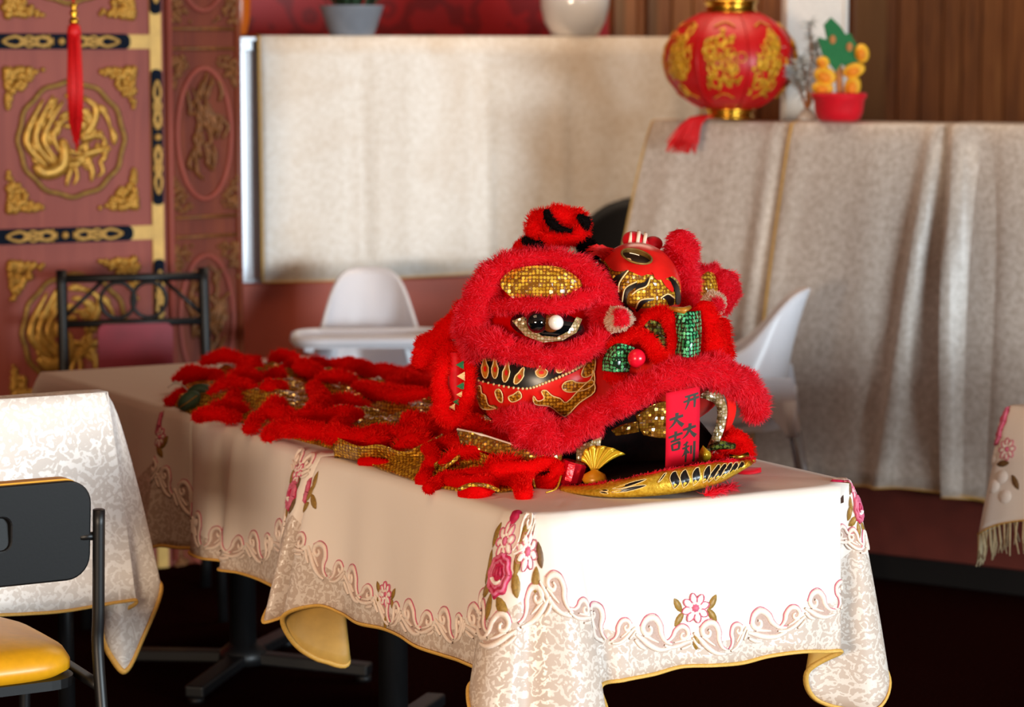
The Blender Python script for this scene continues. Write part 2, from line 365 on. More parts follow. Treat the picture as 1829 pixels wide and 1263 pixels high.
# sequins: each disc its own tilt
def sequin(name, a, b, gap, scale=150, metal=.85, tilt=.55):
    t = NT(name); v = t.co('Object'); w = t.n('ShaderNodeTexVoronoi'); w.inputs['Scale'].default_value = scale; w.inputs['Randomness'].default_value = .3; t.l(v, w.inputs['Vector'])
    g = t.n('ShaderNodeNewGeometry'); sub = t.n('ShaderNodeVectorMath', operation='SUBTRACT'); t.l(w.outputs['Color'], sub.inputs[0]); sub.inputs[1].default_value = (.5, .5, .5)
    sc = t.n('ShaderNodeVectorMath', operation='SCALE'); t.l(sub.outputs[0], sc.inputs[0]); sc.inputs[3].default_value = tilt*2
    ad = t.n('ShaderNodeVectorMath', operation='ADD'); t.l(g.outputs['Normal'], ad.inputs[0]); t.l(sc.outputs[0], ad.inputs[1])
    nm = t.n('ShaderNodeVectorMath', operation='NORMALIZE'); t.l(ad.outputs[0], nm.inputs[0]); t.l(nm.outputs[0], t.b.inputs['Normal'])
    sx = t.n('ShaderNodeSeparateColor'); t.l(w.outputs['Color'], sx.inputs[0])
    c = t.ramp(sx.outputs[0], [(0, hexc(a)), (1, hexc(b))]); gp = t.math('GREATER_THAN', w.outputs['Distance'], .47)
    t.col(t.mix(gp, c, hexc(gap))); t.l(t.math('SUBTRACT', metal, t.math('MULTIPLY', gp, metal)), t.b.inputs['Metallic']); t.set(Roughness=.22)
sequin('sequin_gold', 'd29a1e', 'fccb44', '7a4a10', 150, .45, .34); sequin('sequin_green', '2c9c5c', '74dc9c', '0c2a18', 140, .3, .32); sequin('sequin_cream', 'cdb68a', 'efe2c0', '8a7448', 160, .45)
sequin('sequin_paint', 'c98a1c', 'eab43c', '7a4a10', 150, .25, .25); sequin('sequin_dull', '9a6a1e', 'd09a34', '6a420f', 170, .6); sequin('sequin_olive', '3c4a1c', '7c8a3c', '1c220c', 130, .5)
t = NT('gold_jaw'); v = t.co('Object'); n = t.noise(v, 180, 3); t.col(t.ramp(n, [(.3, hexc('b8860f')), (.7, hexc('e3b83a'))])); t.set(Roughness=.38, Metallic=.55); t.bump(n, .5, .002)
plain('old_dark', '7a4c24', .5, .25, .35, 60, .3, .002)
# ------------------------------------------------------------------ the room
RZ = math.radians(30.0)
A2 = np.array([math.cos(RZ), math.sin(RZ), 0]); B2 = np.array([-math.sin(RZ), math.cos(RZ), 0]); UP = np.array([0, 0, 1.0])
CEIL = 3.0
def struct(name, mb, mat, **kw): return tag(mb.build(name, mat, smooth=False, **kw), kind='structure')
struct('floor', MB().box((0, 5, -.05), (10.6, 15.4, .1)), 'carpet')
struct('ceiling', MB().box((0, 5, CEIL+.05), (10.6, 15.4, .1)), 'ceiling_paint')
struct('wall_left', MB().box((-5.05, 5, CEIL/2), (.1, 15.2, CEIL)), 'plain_wall')
struct('wall_front', MB().box((0, -2.55, CEIL/2), (10, .1, CEIL)), 'plain_wall')
wr = MB()      # right wall with its window opening
wr.box((5.05, -1.45, CEIL/2), (.1, 2.1, CEIL)); wr.box((5.05, 7.45, CEIL/2), (.1, 10.3, CEIL)); wr.box((5.05, .95, .2), (.1, 2.7, .4)); wr.box((5.05, .95, 2.35), (.1, 2.7, 1.3))
struct('wall_right', wr, 'plain_wall')
wf = MB()
for y in (-.37, .95, 2.27): wf.box((5.02, y, 1.05), (.08, .06, 1.3))
for z in (.43, 1.67): wf.box((5.02, .95, z), (.08, 2.7, .06))
struct('window_1', wf, 'white_post')
# back wall: red damask on the left, upright wooden boards on the right
DW = np.array([.92, .39, 0]); DW /= np.linalg.norm(DW); NW = np.array([DW[1], -DW[0], 0]); OW = np.array([-.84, 10.0, 0])
def wallbox(o, d, n, t0, t1, z0, z1, th, off=0):
    c = o+d*(t0+t1)/2+n*(off+th/2)+UP*(z0+z1)/2
    return MB().box(c, (abs(t1-t0), th, z1-z0), math.atan2(d[1], d[0]))
struct('wall_back', wallbox(OW, DW, NW, -4.6, 1.33, 0, CEIL, .12, -.12), 'red_damask')
wb = struct('wall_panelled', wallbox(OW, DW, NW, 1.33, 5.4, 0, CEIL, .1, -.14), 'screen_wood_dark')
x = 1.33; k = 0
while x < 4.6:
    w = random.choice([.095, .12, .135, .15, .11]); o = wallbox(OW, DW, NW, x+.004, x+w-.004, .0, CEIL-.002, .03, -.042+random.uniform(-.002, .002)).build('plank', 'panel_wood', wb, smooth=False, bevel=.004, seg=1); x += w; k += 1
def DWpt(px, z): # point on the back wall below pixel column px
    r = ray(px, 300); r = r/r[1]; t = (OW[0]-r[0]*OW[1])/(r[0]*DW[1]-DW[0]); return t
for i, (a, b, mt) in enumerate([(1090, 1108, 'trim_wood'), (1514, 1572, 'trim_wood'), (1150, 1166, 'trim_wood')]):
    struct('trim_%d' % (i+1), wallbox(OW, DW, NW, DWpt(a, 0), DWpt(b, 0), 0, CEIL-.004, .035, .0), mt, bevel=.004)

# ---- low salmon partition with a white framed panel on it
OP = np.array([-.84, 8.6, 0]); LP = 1.75
hw = struct('wall_partition', wallbox(OP, DW, NW, -.6, LP, 0, .826, .16, -.16), 'salmon_wall', bevel=.006)
pn = empty('partition_panel', OP+DW*.8+UP*.8, 0, 'white framed panel standing on the salmon half wall, mostly under ivory cloth', 'panel')
wallbox(OP, DW, NW, -.58, LP, .83, 1.60, .03, -.06).build('board', 'white_plastic', pn, smooth=False, bevel=.003)
for a, b, c, d in ((-.6, LP, .826, .842), (-.6, LP, 1.585, 1.625), (-.6, -.56, .83, 1.6), (LP-.04, LP, .83, 1.6), (-.075, -.02, .832, 1.59)):
    wallbox(OP, DW, NW, a, b, c, d, .05, -.07).build('frame_bar', 'panel_frame', pn, smooth=False, bevel=.004)
wallbox(OP, DW, NW, -.62, LP+.02, 1.618, 1.632, .165, -.16).build('ledge', 'panel_frame', pn, smooth=False, bevel=.003)

def sheet(name, G, mat, label, cat, group=None, hem='hem_gold', edges='lrb', thick=.002, parent=None, hr=.005, mats=None):
    """cloth from an (along, down) grid of points; UV in metres; gold hem along the named edges"""
    G = np.asarray(G, float); m, n = G.shape[:2]
    du = np.concatenate([[0], np.cumsum(np.linalg.norm(np.diff(G[:, n//2], axis=0), axis=1))]); dv = np.concatenate([[0], np.cumsum(np.linalg.norm(np.diff(G[m//2], axis=0), axis=1))])
    b = MB().grid(G); b.uv = [(du[i], -dv[j]) for i in range(m) for j in range(n)]
    o = b.build(name, mat, parent, solid=thick, mats=mats, solid_off=0)
    tag(o, label, cat, group)
    for e, path in (('l', G[0]), ('r', G[-1]), ('b', G[:, -1]), ('t', G[:, 0])):
        if e in edges: MB().tube(path, hr, 6, flat=.45).build('hem', hem, o)
    return o
# ivory cloth over the panel
m, n = 70, 16; G = np.zeros((m, n, 3))
for i in range(m):
    t = .012+(LP-.137)*i/(m-1)
    fold = sum(a*math.exp(-((t-c)/w)**2) for c, a, w in ((.36, .014, .03), (.55, -.008, .06), (.80, .016, .025), (1.08, .012, .03), (1.32, -.012, .07), (1.5, .016, .04)))
    for j in range(n):
        if j < 3: off, z = (-.15+.075*j, 1.636)
        else:
            s = (j-3)/(n-4); off = .016+(fold+.006*math.sin(9*t+2*s))*min(1, s*1.6+.25)+.01*s; z = 1.634-.80*s-(.006*math.sin(5*t) if j == n-1 else 0)
        sh = fold*1.2*s if j >= 3 else 0
        G[i, j] = OP+DW*(t+sh)+NW*off+UP*z
sheet('draped_cloth', G, 'cloth_brocade', 'stained ivory brocade cloth with gold hem hung over the low partition', 'cloth', edges='lrb')

# ---- booth partition on the right with its cloths
OB = np.array([.4415, 8.27, 0]); DB = np.array([1.03, -.70, 0]); DB /= np.linalg.norm(DB); NB = np.array([DB[1], -DB[0], 0])
if NB[1] > 0: NB = -NB
struct('wall_booth', wallbox(OB, DB, NB, .02, 2.9, 0, 1.362, .14, -.15), 'booth_base', bevel=.006)
struct('baseboard_booth', wallbox(OB, DB, NB, .02, 2.9, 0, .075, .02, -.01), 'black_plastic', bevel=.004)
def booth_sheet(t0, t1, off0, folds, zb, slant, m=60, n=22, wav=.006):
    G = np.zeros((m, n, 3))
    for i in range(m):
        t = t0+(t1-t0)*i/(m-1)
        for j in range(n):
            if j < 3: off, z, s = (-.15+.07*j, 1.368+off0*.3, 0)
            else: s = (j-3)/(n-4); z = 1.366-(1.366-zb)*s; off = 0
            f = 0
            for c, a, w, dr in folds:
                cc = c+dr*s; f += a*math.exp(-((t-cc)/w)**2)
            if j >= 3: off = off0+(f+wav*math.sin(11*t+3*s))*min(1, .25+2.2*s)+.02*s
            G[i, j] = OB+DB*(t+slant*(s**.8)*(1-(i/(m-1))))+NB*off+UP*(z+(off0*.2+.012*math.sin(7*t+1) if j == n-1 else 0))
    return G
sheet('draped_cloth', booth_sheet(.0, .62, .004, [(.12, .012, .04, -.06), (.44, .02, .025, -.06), (.3, .008, .05, 0)], .29, -.22), 'cloth_booth', 'plain beige cloth on the booth end below the red lantern', 'cloth', edges='lrb')
sheet('draped_cloth', booth_sheet(.50, 1.36, .016, [(.55, .012, .03, -.09), (.98, .045, .026, -.085), (.80, .012, .06, 0)], .275, -.12), 'cloth_booth', 'shiny beige brocade cloth in the middle of the booth wall', 'cloth', edges='lb')
sheet('draped_cloth', booth_sheet(1.02, 2.6, .026, [(1.05, .05, .03, -.06), (1.14, -.03, .04, -.03), (1.5, .012, .05, 0)], .262, .02), 'cloth_booth', 'rightmost shiny brocade cloth on the booth wall with a tall bright fold', 'cloth', edges='b')

# ---- carved folding screen on the left
def screen():
    E = PD(298, 420, 8.0); E[2] = 0
    root = empty('carved_screen', E, 0, 'red carved wooden folding screen with gilded phoenix roundels', 'screen')
    d1 = -np.array([math.sin(math.radians(62)), math.cos(math.radians(62)), 0]); n1 = np.array([-d1[1], d1[0], 0]); n1 = n1 if n1[1] < 0 else -n1
    d2 = np.array([math.sin(math.radians(50)), math.cos(math.radians(50)), 0]); n2 = np.array([d2[1], -d2[0], 0])
    H = 2.35; PX = 8.0/FPX
    def pt(o, d, n):
        return lambda a, b, c: o+d*a+UP*b+n*c
    # leaf 1: a measured leftwards from the fold
    f = pt(E, d1, n1); W1 = .60
    lf = wallbox(E, d1, n1, 0, W1, 0, H, .03, -.03).build('front_leaf', 'screen_wood', root, smooth=False, bevel=.003)
    # medallions centres: z from the photo
    za = 1.57-145*PX; per = 337*PX; cxm = .298
    phs = [[(-.5, -.5), (-.9, 0), (-.55, .75)], [(-.4, -.45), (-.72, .05), (-.35, .82)], [(-.3, -.4), (-.55, .05), (-.15, .72)], [(-.2, -.3), (-.36, .1), (.0, .5)],
           [(-.75, -.45), (-.55, -.62), (-.2, -.5), (-.15, -.15), (-.22, .02)], [(.25, .78), (.5, .58), (.42, .25), (.2, .02), (.55, .08), (.72, -.1)], [(.22, .55), (.38, .38), (.3, .15)],
           [(.2, -.3), (.5, -.22), (.8, -.18)], [(.3, -.32), (.4, -.6), (.38, -.8)], [(.0, -.5), (-.08, -.7), (-.12, -.88)], [(.05, -.48), (.1, -.7), (.02, -.85)], [(.55, .6), (.72, .4), (.8, .15)], [(.55, -.4), (.62, -.6), (.5, -.72)]]
    wid = [.09, .08, .075, .06, .16, .09, .05, .08, .07, .06, .05, .05, .05]
    for k in range(-1, 4):
        zc = za+(1-k)*per-per
        zc = za-(k-0)*per
        if zc < .1 or zc > 2.3: continue
        R = .163
        ring = [f(cxm-R*1.0*math.cos(a)*(1+.02*math.cos(12*a)), zc+R*1.04*math.sin(a)*(1+.02*math.cos(12*a)), .004) for a in np.linspace(0, 2*PI, 72, endpoint=False)]
        if zc+R < H: MB().tube(ring, .0085, 8, closed=True).build('roundel_ring', 'old_gold', root)
        if zc+R < H:
            b = MB()
            for pth, w in zip(phs, wid):
                q = catmull([f(cxm-x*R*.95, zc+y*R*.98, .006) for x, y in pth], 14); b.tube(q, w*R*.9*np.sin(np.linspace(.5, PI-.25, 14)), 8, flat=.6, up=n1)
            rp = random.Random(31)
            for i in range(70):
                a0 = rp.uniform(0, 2*PI); r0 = .2+.62*rp.random(); x0, y0 = r0*math.cos(a0), r0*math.sin(a0); tw = rp.choice((-1, 1)); L0 = rp.uniform(.16, .3)
                pth = [(x0, y0), (x0-L0*.6*math.sin(a0)*tw, y0+L0*.6*math.cos(a0)*tw), (x0*.92-L0*math.sin(a0)*tw, y0*.92+L0*math.cos(a0)*tw)]
                if max(x*x+y*y for x, y in pth) < .85: b.tube(catmull([f(cxm-x*R, zc+y*R, .004) for x, y in pth], 9), .05*R*1.3*np.sin(np.linspace(.4, PI-.2, 9)), 6, flat=.6, up=n1)
            b.build('phoenix_carving', 'gold_paint', root)
        for sx in (-1, 1):
            for sz in (-1, 1):
                if zc+sz*.2 > H-.03: continue
                b = MB(); rg = random.Random(k*9+sx*3+sz)
                for i in range(90):
                    u, v = rg.random(), rg.random()
                    if u+v > 1: u, v = 1-u, 1-v
                    if u*u+v*v > .62 and u > .25 and v > .25: continue
                    u2, v2 = u**1.25, v**1.25; s = .0105*(1-.6*max(u2, v2))*rg.uniform(.6, 1.2)+.003
                    b.ball(f(cxm-sx*(.198-.12*u2), zc+sz*(.208-.125*v2), .006), (s, s, s*1.1), 8, 5)
                b.build('corner_carving', 'gold_paint', root)
    # gilt strips with lattice plaques
    def plaque(cx, cz, L, Wd, horiz, mat):
        g = (lambda x, y, z: f(cx-x, cz+y, .008+z)) if horiz else (lambda x, y, z: f(cx-y, cz+x, .008+z))
        p = prism(rrect(L, Wd, Wd*.42), .006, g).build('plaque', mat, root, smooth=False)
        b = MB()
        for s in (-1, 1):
            for w in (1, -1):
                q = catmull([g(s*(L*.42-L*.36*t), w*Wd*.3*math.sin(PI*t*2)*(1 if t < .5 else .9)+0, .008) for t in np.linspace(0, 1, 9)], 24); b.tube(q, .0045, 6)
                q = catmull([g(s*(L*.36-L*.3*t), w*Wd*.34*math.sin(PI*t*3+.6), .008) for t in np.linspace(0, 1, 11)], 24); b.tube(q, .0038, 6)
            b.tube([g(s*L*.09, -Wd*.42, .008), g(s*L*.09, Wd*.42, .008)], .004, 6)
        b.ball(g(0, 0, .008), .011, 10, 6); b.build('lattice', 'gold_strip', p)
    prism([(.012, 0), (.048, 0), (.048, H), (.012, H)], .008, lambda x, y, z: f(x, y, z)).build('gilt_strip', 'gold_strip', root, smooth=False)
    prism([(W1-.03, 0), (W1, 0), (W1, H), (W1-.03, H)], .008, lambda x, y, z: f(x, y, z)).build('gilt_strip', 'gold_strip', root, smooth=False)
    for k in range(-1, 4):
        zb = 1.57+25*PX-k*per
        if .05 < zb < H-.03:
            prism([(.048, zb-.021), (W1-.03, zb-.021), (W1-.03, zb+.021), (.048, zb+.021)], .007, lambda x, y, z: f(x, y, z)).build('gilt_strip', 'gold_strip', root, smooth=False)
            plaque(.327, zb, .43, .046, True, 'dark_plaque')
        zm = zb-per/2
        if .2 < zm < H-.2: plaque(.03, zm, .41, .034, False, 'dark_plaque')
    # leaf 2, darker: a measured rightwards from the fold
    g = pt(E+d2*.004, d2, n2); W2 = .272
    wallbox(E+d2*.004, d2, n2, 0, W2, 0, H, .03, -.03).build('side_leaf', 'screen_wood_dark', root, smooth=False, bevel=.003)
    for k in range(-1, 4):
        zc = za-k*per+.01
        if zc < .1 or zc > 2.15: continue
        ring = [g(W2*.5+.098*math.cos(a), zc+.2*math.sin(a), .003) for a in np.linspace(0, 2*PI, 60, endpoint=False)]
        MB().tube(ring, .008, 8, closed=True).build('oval_ring', 'screen_wood', root)
        b = MB(); rg = random.Random(k+50)
        for i in range(44):
            a = rg.uniform(0, 2*PI); r = rg.uniform(.15, .8); x0, y0 = W2*.5+.09*r*math.cos(a), zc+.18*r*math.sin(a)
            q = catmull([g(x0, y0, .004), g(x0+rg.uniform(-.03, .03), y0+rg.uniform(.0, .05), .01), g(x0+rg.uniform(-.04, .04), y0+rg.uniform(.03, .09), .004)], 8)
            if abs(q[-1][2]-zc) < .19: b.tube(q, .0068*np.sin(np.linspace(.5, 2.8, 8)), 6)
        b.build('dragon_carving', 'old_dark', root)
        for sx in (-1, 1):
            for sz in (-1, 1):
                b = MB()
                for i in range(40):
                    u, v = rg.random(), rg.random()
                    if u+v > 1: u, v = 1-u, 1-v
                    b.ball(g(W2*.5+sx*(.125-.09*u), zc+sz*(.235-.12*v), .003), .008*(1-.5*u)+.002, 7, 5)
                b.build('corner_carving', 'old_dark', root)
    for k in range(-1, 4):
        zb = 1.57+25*PX-k*per+.01
        for dz in (-.03, .03):
            if .1 < zb < H-.05: MB().tube([g(.01, zb+dz, .002), g(W2-.01, zb+dz, .002)], .006, 6).build('moulding', 'old_dark', root)
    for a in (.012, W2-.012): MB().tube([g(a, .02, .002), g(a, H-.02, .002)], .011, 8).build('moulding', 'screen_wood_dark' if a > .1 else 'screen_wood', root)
    return f, n1

screen_f, screen_n = screen()

# ---- red tassel hanging in front of the screen
def tassel(name, top, L, r, label, cat='tassel', flare=1.0, extra=.3):
    root = empty(name, (top[0], top[1], top[2]-L), 0, label, cat)
    MB().tube([top, top+UP*extra], .0025, 6).build('cord', 'tassel_red', root)
    MB().lathe([(.002, .05), (.009, .047), (.011, .04), (.006, .034), (.010, .028), (.012, .02), (.006, .012), (.012, .006), (.014, -.004), (.010, -.008)], top, 14).build('gold_bead', 'gold', root)
    MB().lathe([(.006, -.006), (r*.8, -.012), (r*.95, -.03), (r*.8, -.045)], top, 16).build('knot', 'tassel_red', root)
    b = MB(); rg = random.Random(3)
    for i in range(110):
        a = rg.uniform(0, 2*PI); q = r*math.sqrt(rg.random())
        end = .72+.28*(1-q/r) if flare == 1 else rg.uniform(.85, 1)
        p0 = top+np.array([q*math.cos(a)*.85, q*math.sin(a)*.85, -.03]); p1 = top+np.array([q*math.cos(a)*1.05+rg.uniform(-.002, .002), q*math.sin(a), -L*.5]); p2 = top+np.array([q*math.cos(a)*flare*.95, q*math.sin(a)*flare, -L*end])
        b.tube([p0, p1, p2], [.0022, .0024, .0016], 5)
    b.build('threads', 'tassel_red', root); return root
tp = PD(132, 38, 7.2); tassel('tassel', tp, (275-38)*7.2/FPX, .021, 'long scarlet tassel with gold beads hanging before the carved screen')

# ---- things on the partition ledge
def on_ledge(px, back=-.06, o=OP, d=DW, n=NW):
    r = ray(px, 300); r = r/r[1]; q = o+n*back; t = (q[0]-r[0]*q[1])/(r[0]*d[1]-d[0]); return q+d*t
ZL = 1.638
p = on_ledge(630); root = empty('plant_pot', p+UP*ZL, 0, 'tapered grey ceramic pot with a green plant on the ledge', 'plant pot')
s = p[1]/FPX
MB().lathe([(.0, 0), (38*s, 0), (40*s, .004), (56*s, .092), (58*s, .098), (53*s, .098), (50*s, .085), (0, .08)], p+UP*ZL, 28).build('pot', 'grey_ceramic', root)
b = MB(); rg = random.Random(5)
for i in range(46):
    a = rg.uniform(0, 2*PI); L = rg.uniform(.06, .17); q = p+UP*(ZL+.08)+np.array([math.cos(a), math.sin(a), 0])*rg.uniform(.01, .08); e = q+np.array([math.cos(a)*L*.7, math.sin(a)*L*.7, L*.75]); sd = np.cross(e-q, UP); sd /= np.linalg.norm(sd)
    mdl = (q+e)/2+UP*.03; w = .016; b.add([q, mdl-sd*w, e, mdl+sd*w, mdl-UP*.004], [(0, 1, 4), (1, 2, 4), (2, 3, 4), (3, 0, 4)])
b.build('leaves', 'leaf_dark', root)
p = on_ledge(1026); s = p[1]/FPX; root = empty('vase', p+UP*ZL, 0, 'round glossy white vase on the ledge above the ivory cloth', 'vase')
MB().lathe([(0, 0), (36*s, 0), (42*s, .006), (55*s, .05), (61*s, .10), (62*s, .13), (58*s, .18), (44*s, .235), (30*s, .262), (26*s, .29), (31*s, .315), (28*s, .315), (23*s, .29), (0, .28)], p+UP*ZL, 36).build('body', 'white_ceramic', root)
MB().lathe([(27.5*s, .285), (29*s, .292), (27.5*s, .299)], p+UP*ZL, 36).build('neck_ring', 'white_ceramic', root)
p = on_ledge(428); s = p[1]/FPX; root = empty('orange_vase', p+UP*ZL, 0, 'orange ceramic vase at the ledge end, half behind the screen', 'vase')
MB().lathe([(0, 0), (14*s, .0), (16*s, .01), (21*s, .05), (23*s, .12), (21*s, .19), (14*s, .25), (12*s, .27), (15*s, .29), (12*s, .29), (10*s, .27), (0, .26)], p+UP*ZL, 24).build('body', 'orange_ceramic', root)
MB().lathe([(13*s, .255), (14*s, .26), (13*s, .265)], p+UP*ZL, 24).build('neck_ring', 'orange_ceramic', root)

# ---- lantern on the booth top
ZT = 1.375
def on_booth(px, back=-.05): return on_ledge(px, back, OB, DB, NB)
p = on_booth(1302, -.035); s = p[1]/FPX; zc = ZT+.02+93*s
root = empty('lantern', p+UP*ZT, 0, 'round red silk lantern with gold print and gilt collars on the booth wall', 'lantern')
lan = lambda a, h, o=0: p+UP*(zc+(85*s+o)*h)+np.array([math.cos(a), math.sin(a), 0])*((118*s+o)*(max(0, 1-(h*.93)**2))**.5*(1-.02*abs(math.cos(4*a))**6))
MB().grid([[lan(2*PI*i/64, -math.cos(PI*j/22)) for j in range(23)] for i in range(64)], closeu=True).build('silk_body', 'lantern_red', root)
for k in range(8):
    a = 2*PI*k/8+.2; MB().tube([lan(a, h, .002) for h in np.linspace(-.98, .98, 24)], .0022, 6).build('rib', 'lantern_red', root)
for nm, z0, r, h in (('collar', zc+82*s, 47, .042), ('collar', zc-104*s, 43, .034)):
    MB().lathe([(r*s*.7, 0), (r*s, .002), (r*s*1.04, .006), (r*s*.96, .012), (r*s*.96, h-.012), (r*s*1.06, h-.005), (r*s, h), (r*s*.7, h)], p+UP*z0, 32).build(nm, 'gold', root)
rg = random.Random(8)
for k in range(8):
    ac = 2*PI*(k+.5)/8+.2; b = MB()
    for i in range(60):
        a = ac+rg.gauss(0, .13); h = rg.gauss(0, .28)
        if abs(h) > .66 or abs(a-ac) > .29: continue
        if i % 3 == 0: b.tube([lan(a+.07*math.cos(q), h+.10*math.sin(q), .003) for q in np.linspace(0, 2*PI, 12, endpoint=False)], .0045, 5, closed=True, flat=.4)
        else: b.tube(catmull([lan(a+rg.uniform(-.06, .06), h+rg.uniform(-.1, .1), .003) for q in range(4)], 10), rg.uniform(.003, .006), 5, flat=.4)
    for h in (-.72, .72): b.tube([lan(ac+x, h+.05*math.cos(x*12), .003) for x in np.linspace(-.2, .2, 14)], .004, 5, flat=.4)
    b.build('gold_print', 'gold_print', root)
for dx in (-20, 22):
    MB().tube([p+UP*(zc+88*s)+A2*0+np.array([dx*s, 0, .03]), p+np.array([dx*s, 0, zc+88*s+.25])], .0025, 6).build('hanger_wire', 'steel', root)
q0 = p+UP*(ZT+.008); b = MB(); rg = random.Random(4)
for i in range(90):
    u = rg.uniform(-1, 1); e = q0+np.array([(1255-1302)*s, 0, 0]); st = q0+NB*.03+np.array([-20*s+u*14*s, 0, .006]); w1 = e+NB*.075+np.array([u*16*s+.01, rg.uniform(-.012, .0), -.01]); w2 = e+NB*(.09+rg.uniform(0, .02))+np.array([u*27*s+(-.012), 0, -(.072+rg.uniform(0, .04))])
    b.tube(catmull([st, w1, w2], 6), .0022, 5)
b.build('tassel_threads', 'tassel_red', root)

# ---- white post, frosted twig, felt kumquat tree
pp = on_booth(1452, -.42); s = pp[1]/FPX
root = empty('white_post', (pp[0], pp[1], 0), 0, 'square white fabric-wrapped post behind the felt kumquat tree', 'post')
MB().box((pp[0], pp[1], CEIL/2), (114*s, .1, CEIL-.004)).build('shaft', 'white_post', root, smooth=False, bevel=.01)
for a in (-1, 1): MB().box((pp[0]+a*50*s, pp[1]-.053, CEIL/2), (5*s, .008, CEIL-.01)).build('edge_bead', 'white_post', root, smooth=False)
pt0 = on_booth(1440, -.07); s = pt0[1]/FPX
root = empty('frosted_twig', pt0+UP*ZT, 0, 'frosted silvery pine twig in a small holder beside the lantern', 'twig')
MB().lathe([(0, 0), (.028, 0), (.03, .01), (.022, .02), (.012, .035), (0, .035)], pt0+UP*ZT, 16).build('holder', 'white_post', root)
b = MB(); c = MB(); rg = random.Random(6)
for tx, ty in ((1385, 75), (1405, 120), (1440, 35), (1455, 75), (1425, 100), (1462, 120)):
    e = np.array([pt0[0]+(tx-1440)*s, pt0[1]+rg.uniform(-.05, .02), ZT+(208-ty)*s]); st = pt0+UP*(ZT+.03); path = catmull([st, (st*.4+e*.6)+UP*.0+np.array([.01, 0, 0]), e], 16); b.tube(path, np.linspace(.004, .0015, 16), 5)
    for i in range(5, 16):
        for q in range(9):
            d = np.array([rg.gauss(0, 1), rg.gauss(0, 1), rg.gauss(.2, .7)]); d /= np.linalg.norm(d); c.tube([path[i], path[i]+d*rg.uniform(.022, .036)], [.0022, .0008], 4)
b.build('stem', 'felt_trunk', root); c.build('needles', 'pine_frost', root)
pk = on_booth(1497, -.03); s = pk[1]/FPX
root = empty('felt_kumquat_tree', pk+UP*ZT, 0, 'small felt kumquat tree in a red velvet pot on the booth wall', 'ornament')
KP = lambda px, py, o=0: np.array([pk[0]+(px-1497)*s, pk[1]+o, ZT+(210-py)*s])
MB().lathe([(0, .0), (30*s, 0), (38*s, .006), (43*s, .03), (45*s, 38*s), (50*s, 44*s), (49*s, 50*s), (40*s, 48*s), (0, 44*s)], pk+UP*ZT, 28).build('pot', 'red_velvet', root)
MB().tube(catmull([KP(1500, 170), KP(1496, 130), KP(1494, 95)], 8), [8*s, 7*s, 6.5*s, 6*s, 6*s, 5.5*s, 5*s, 4*s], 8).build('trunk', 'felt_trunk', root)
lo = [(1490, 122), (1466, 92), (1457, 62), (1474, 66), (1468, 40), (1480, 27), (1496, 42), (1506, 57), (1514, 54), (1522, 70), (1545, 92), (1536, 104), (1528, 124), (1508, 114), (1500, 108)]
prism([((x-1497)*s, (210-y)*s) for x, y in lo][::-1], .022, lambda x, y, z: np.array([pk[0]+x, pk[1]-.015+z, ZT+y])).build('leaf_mass', 'felt_green', root, smooth=False, bevel=.003)
for x, y in ((1483, 66), (1513, 79)): MB().ball(KP(x, y, -.018), (6*s, .004, 8*s), 10, 6).build('felt_spot', 'felt_trunk', root)
for x, y, rx, rz, an in ((1466, 106, 12, 11, .3), (1470, 130, 21, 16, .3), (1466, 151, 20, 12, .1), (1521, 120, 21, 13, -.3), (1519, 149, 15, 20, .2), (1535, 90, 13, 17, -.2)):
    R = Matrix.Rotation(an, 3, 'Y'); o = MB().ball(KP(x, y, -.02), (rx*s, .018, rz*s), 14, 9, R).build('fruit', 'fruit_gold', root)
    MB().ball(KP(x-2, y+2, -.033), (rx*s*.6, .010, rz*s*.6), 12, 8, R).build('fruit_heart', 'fruit_orange', o)
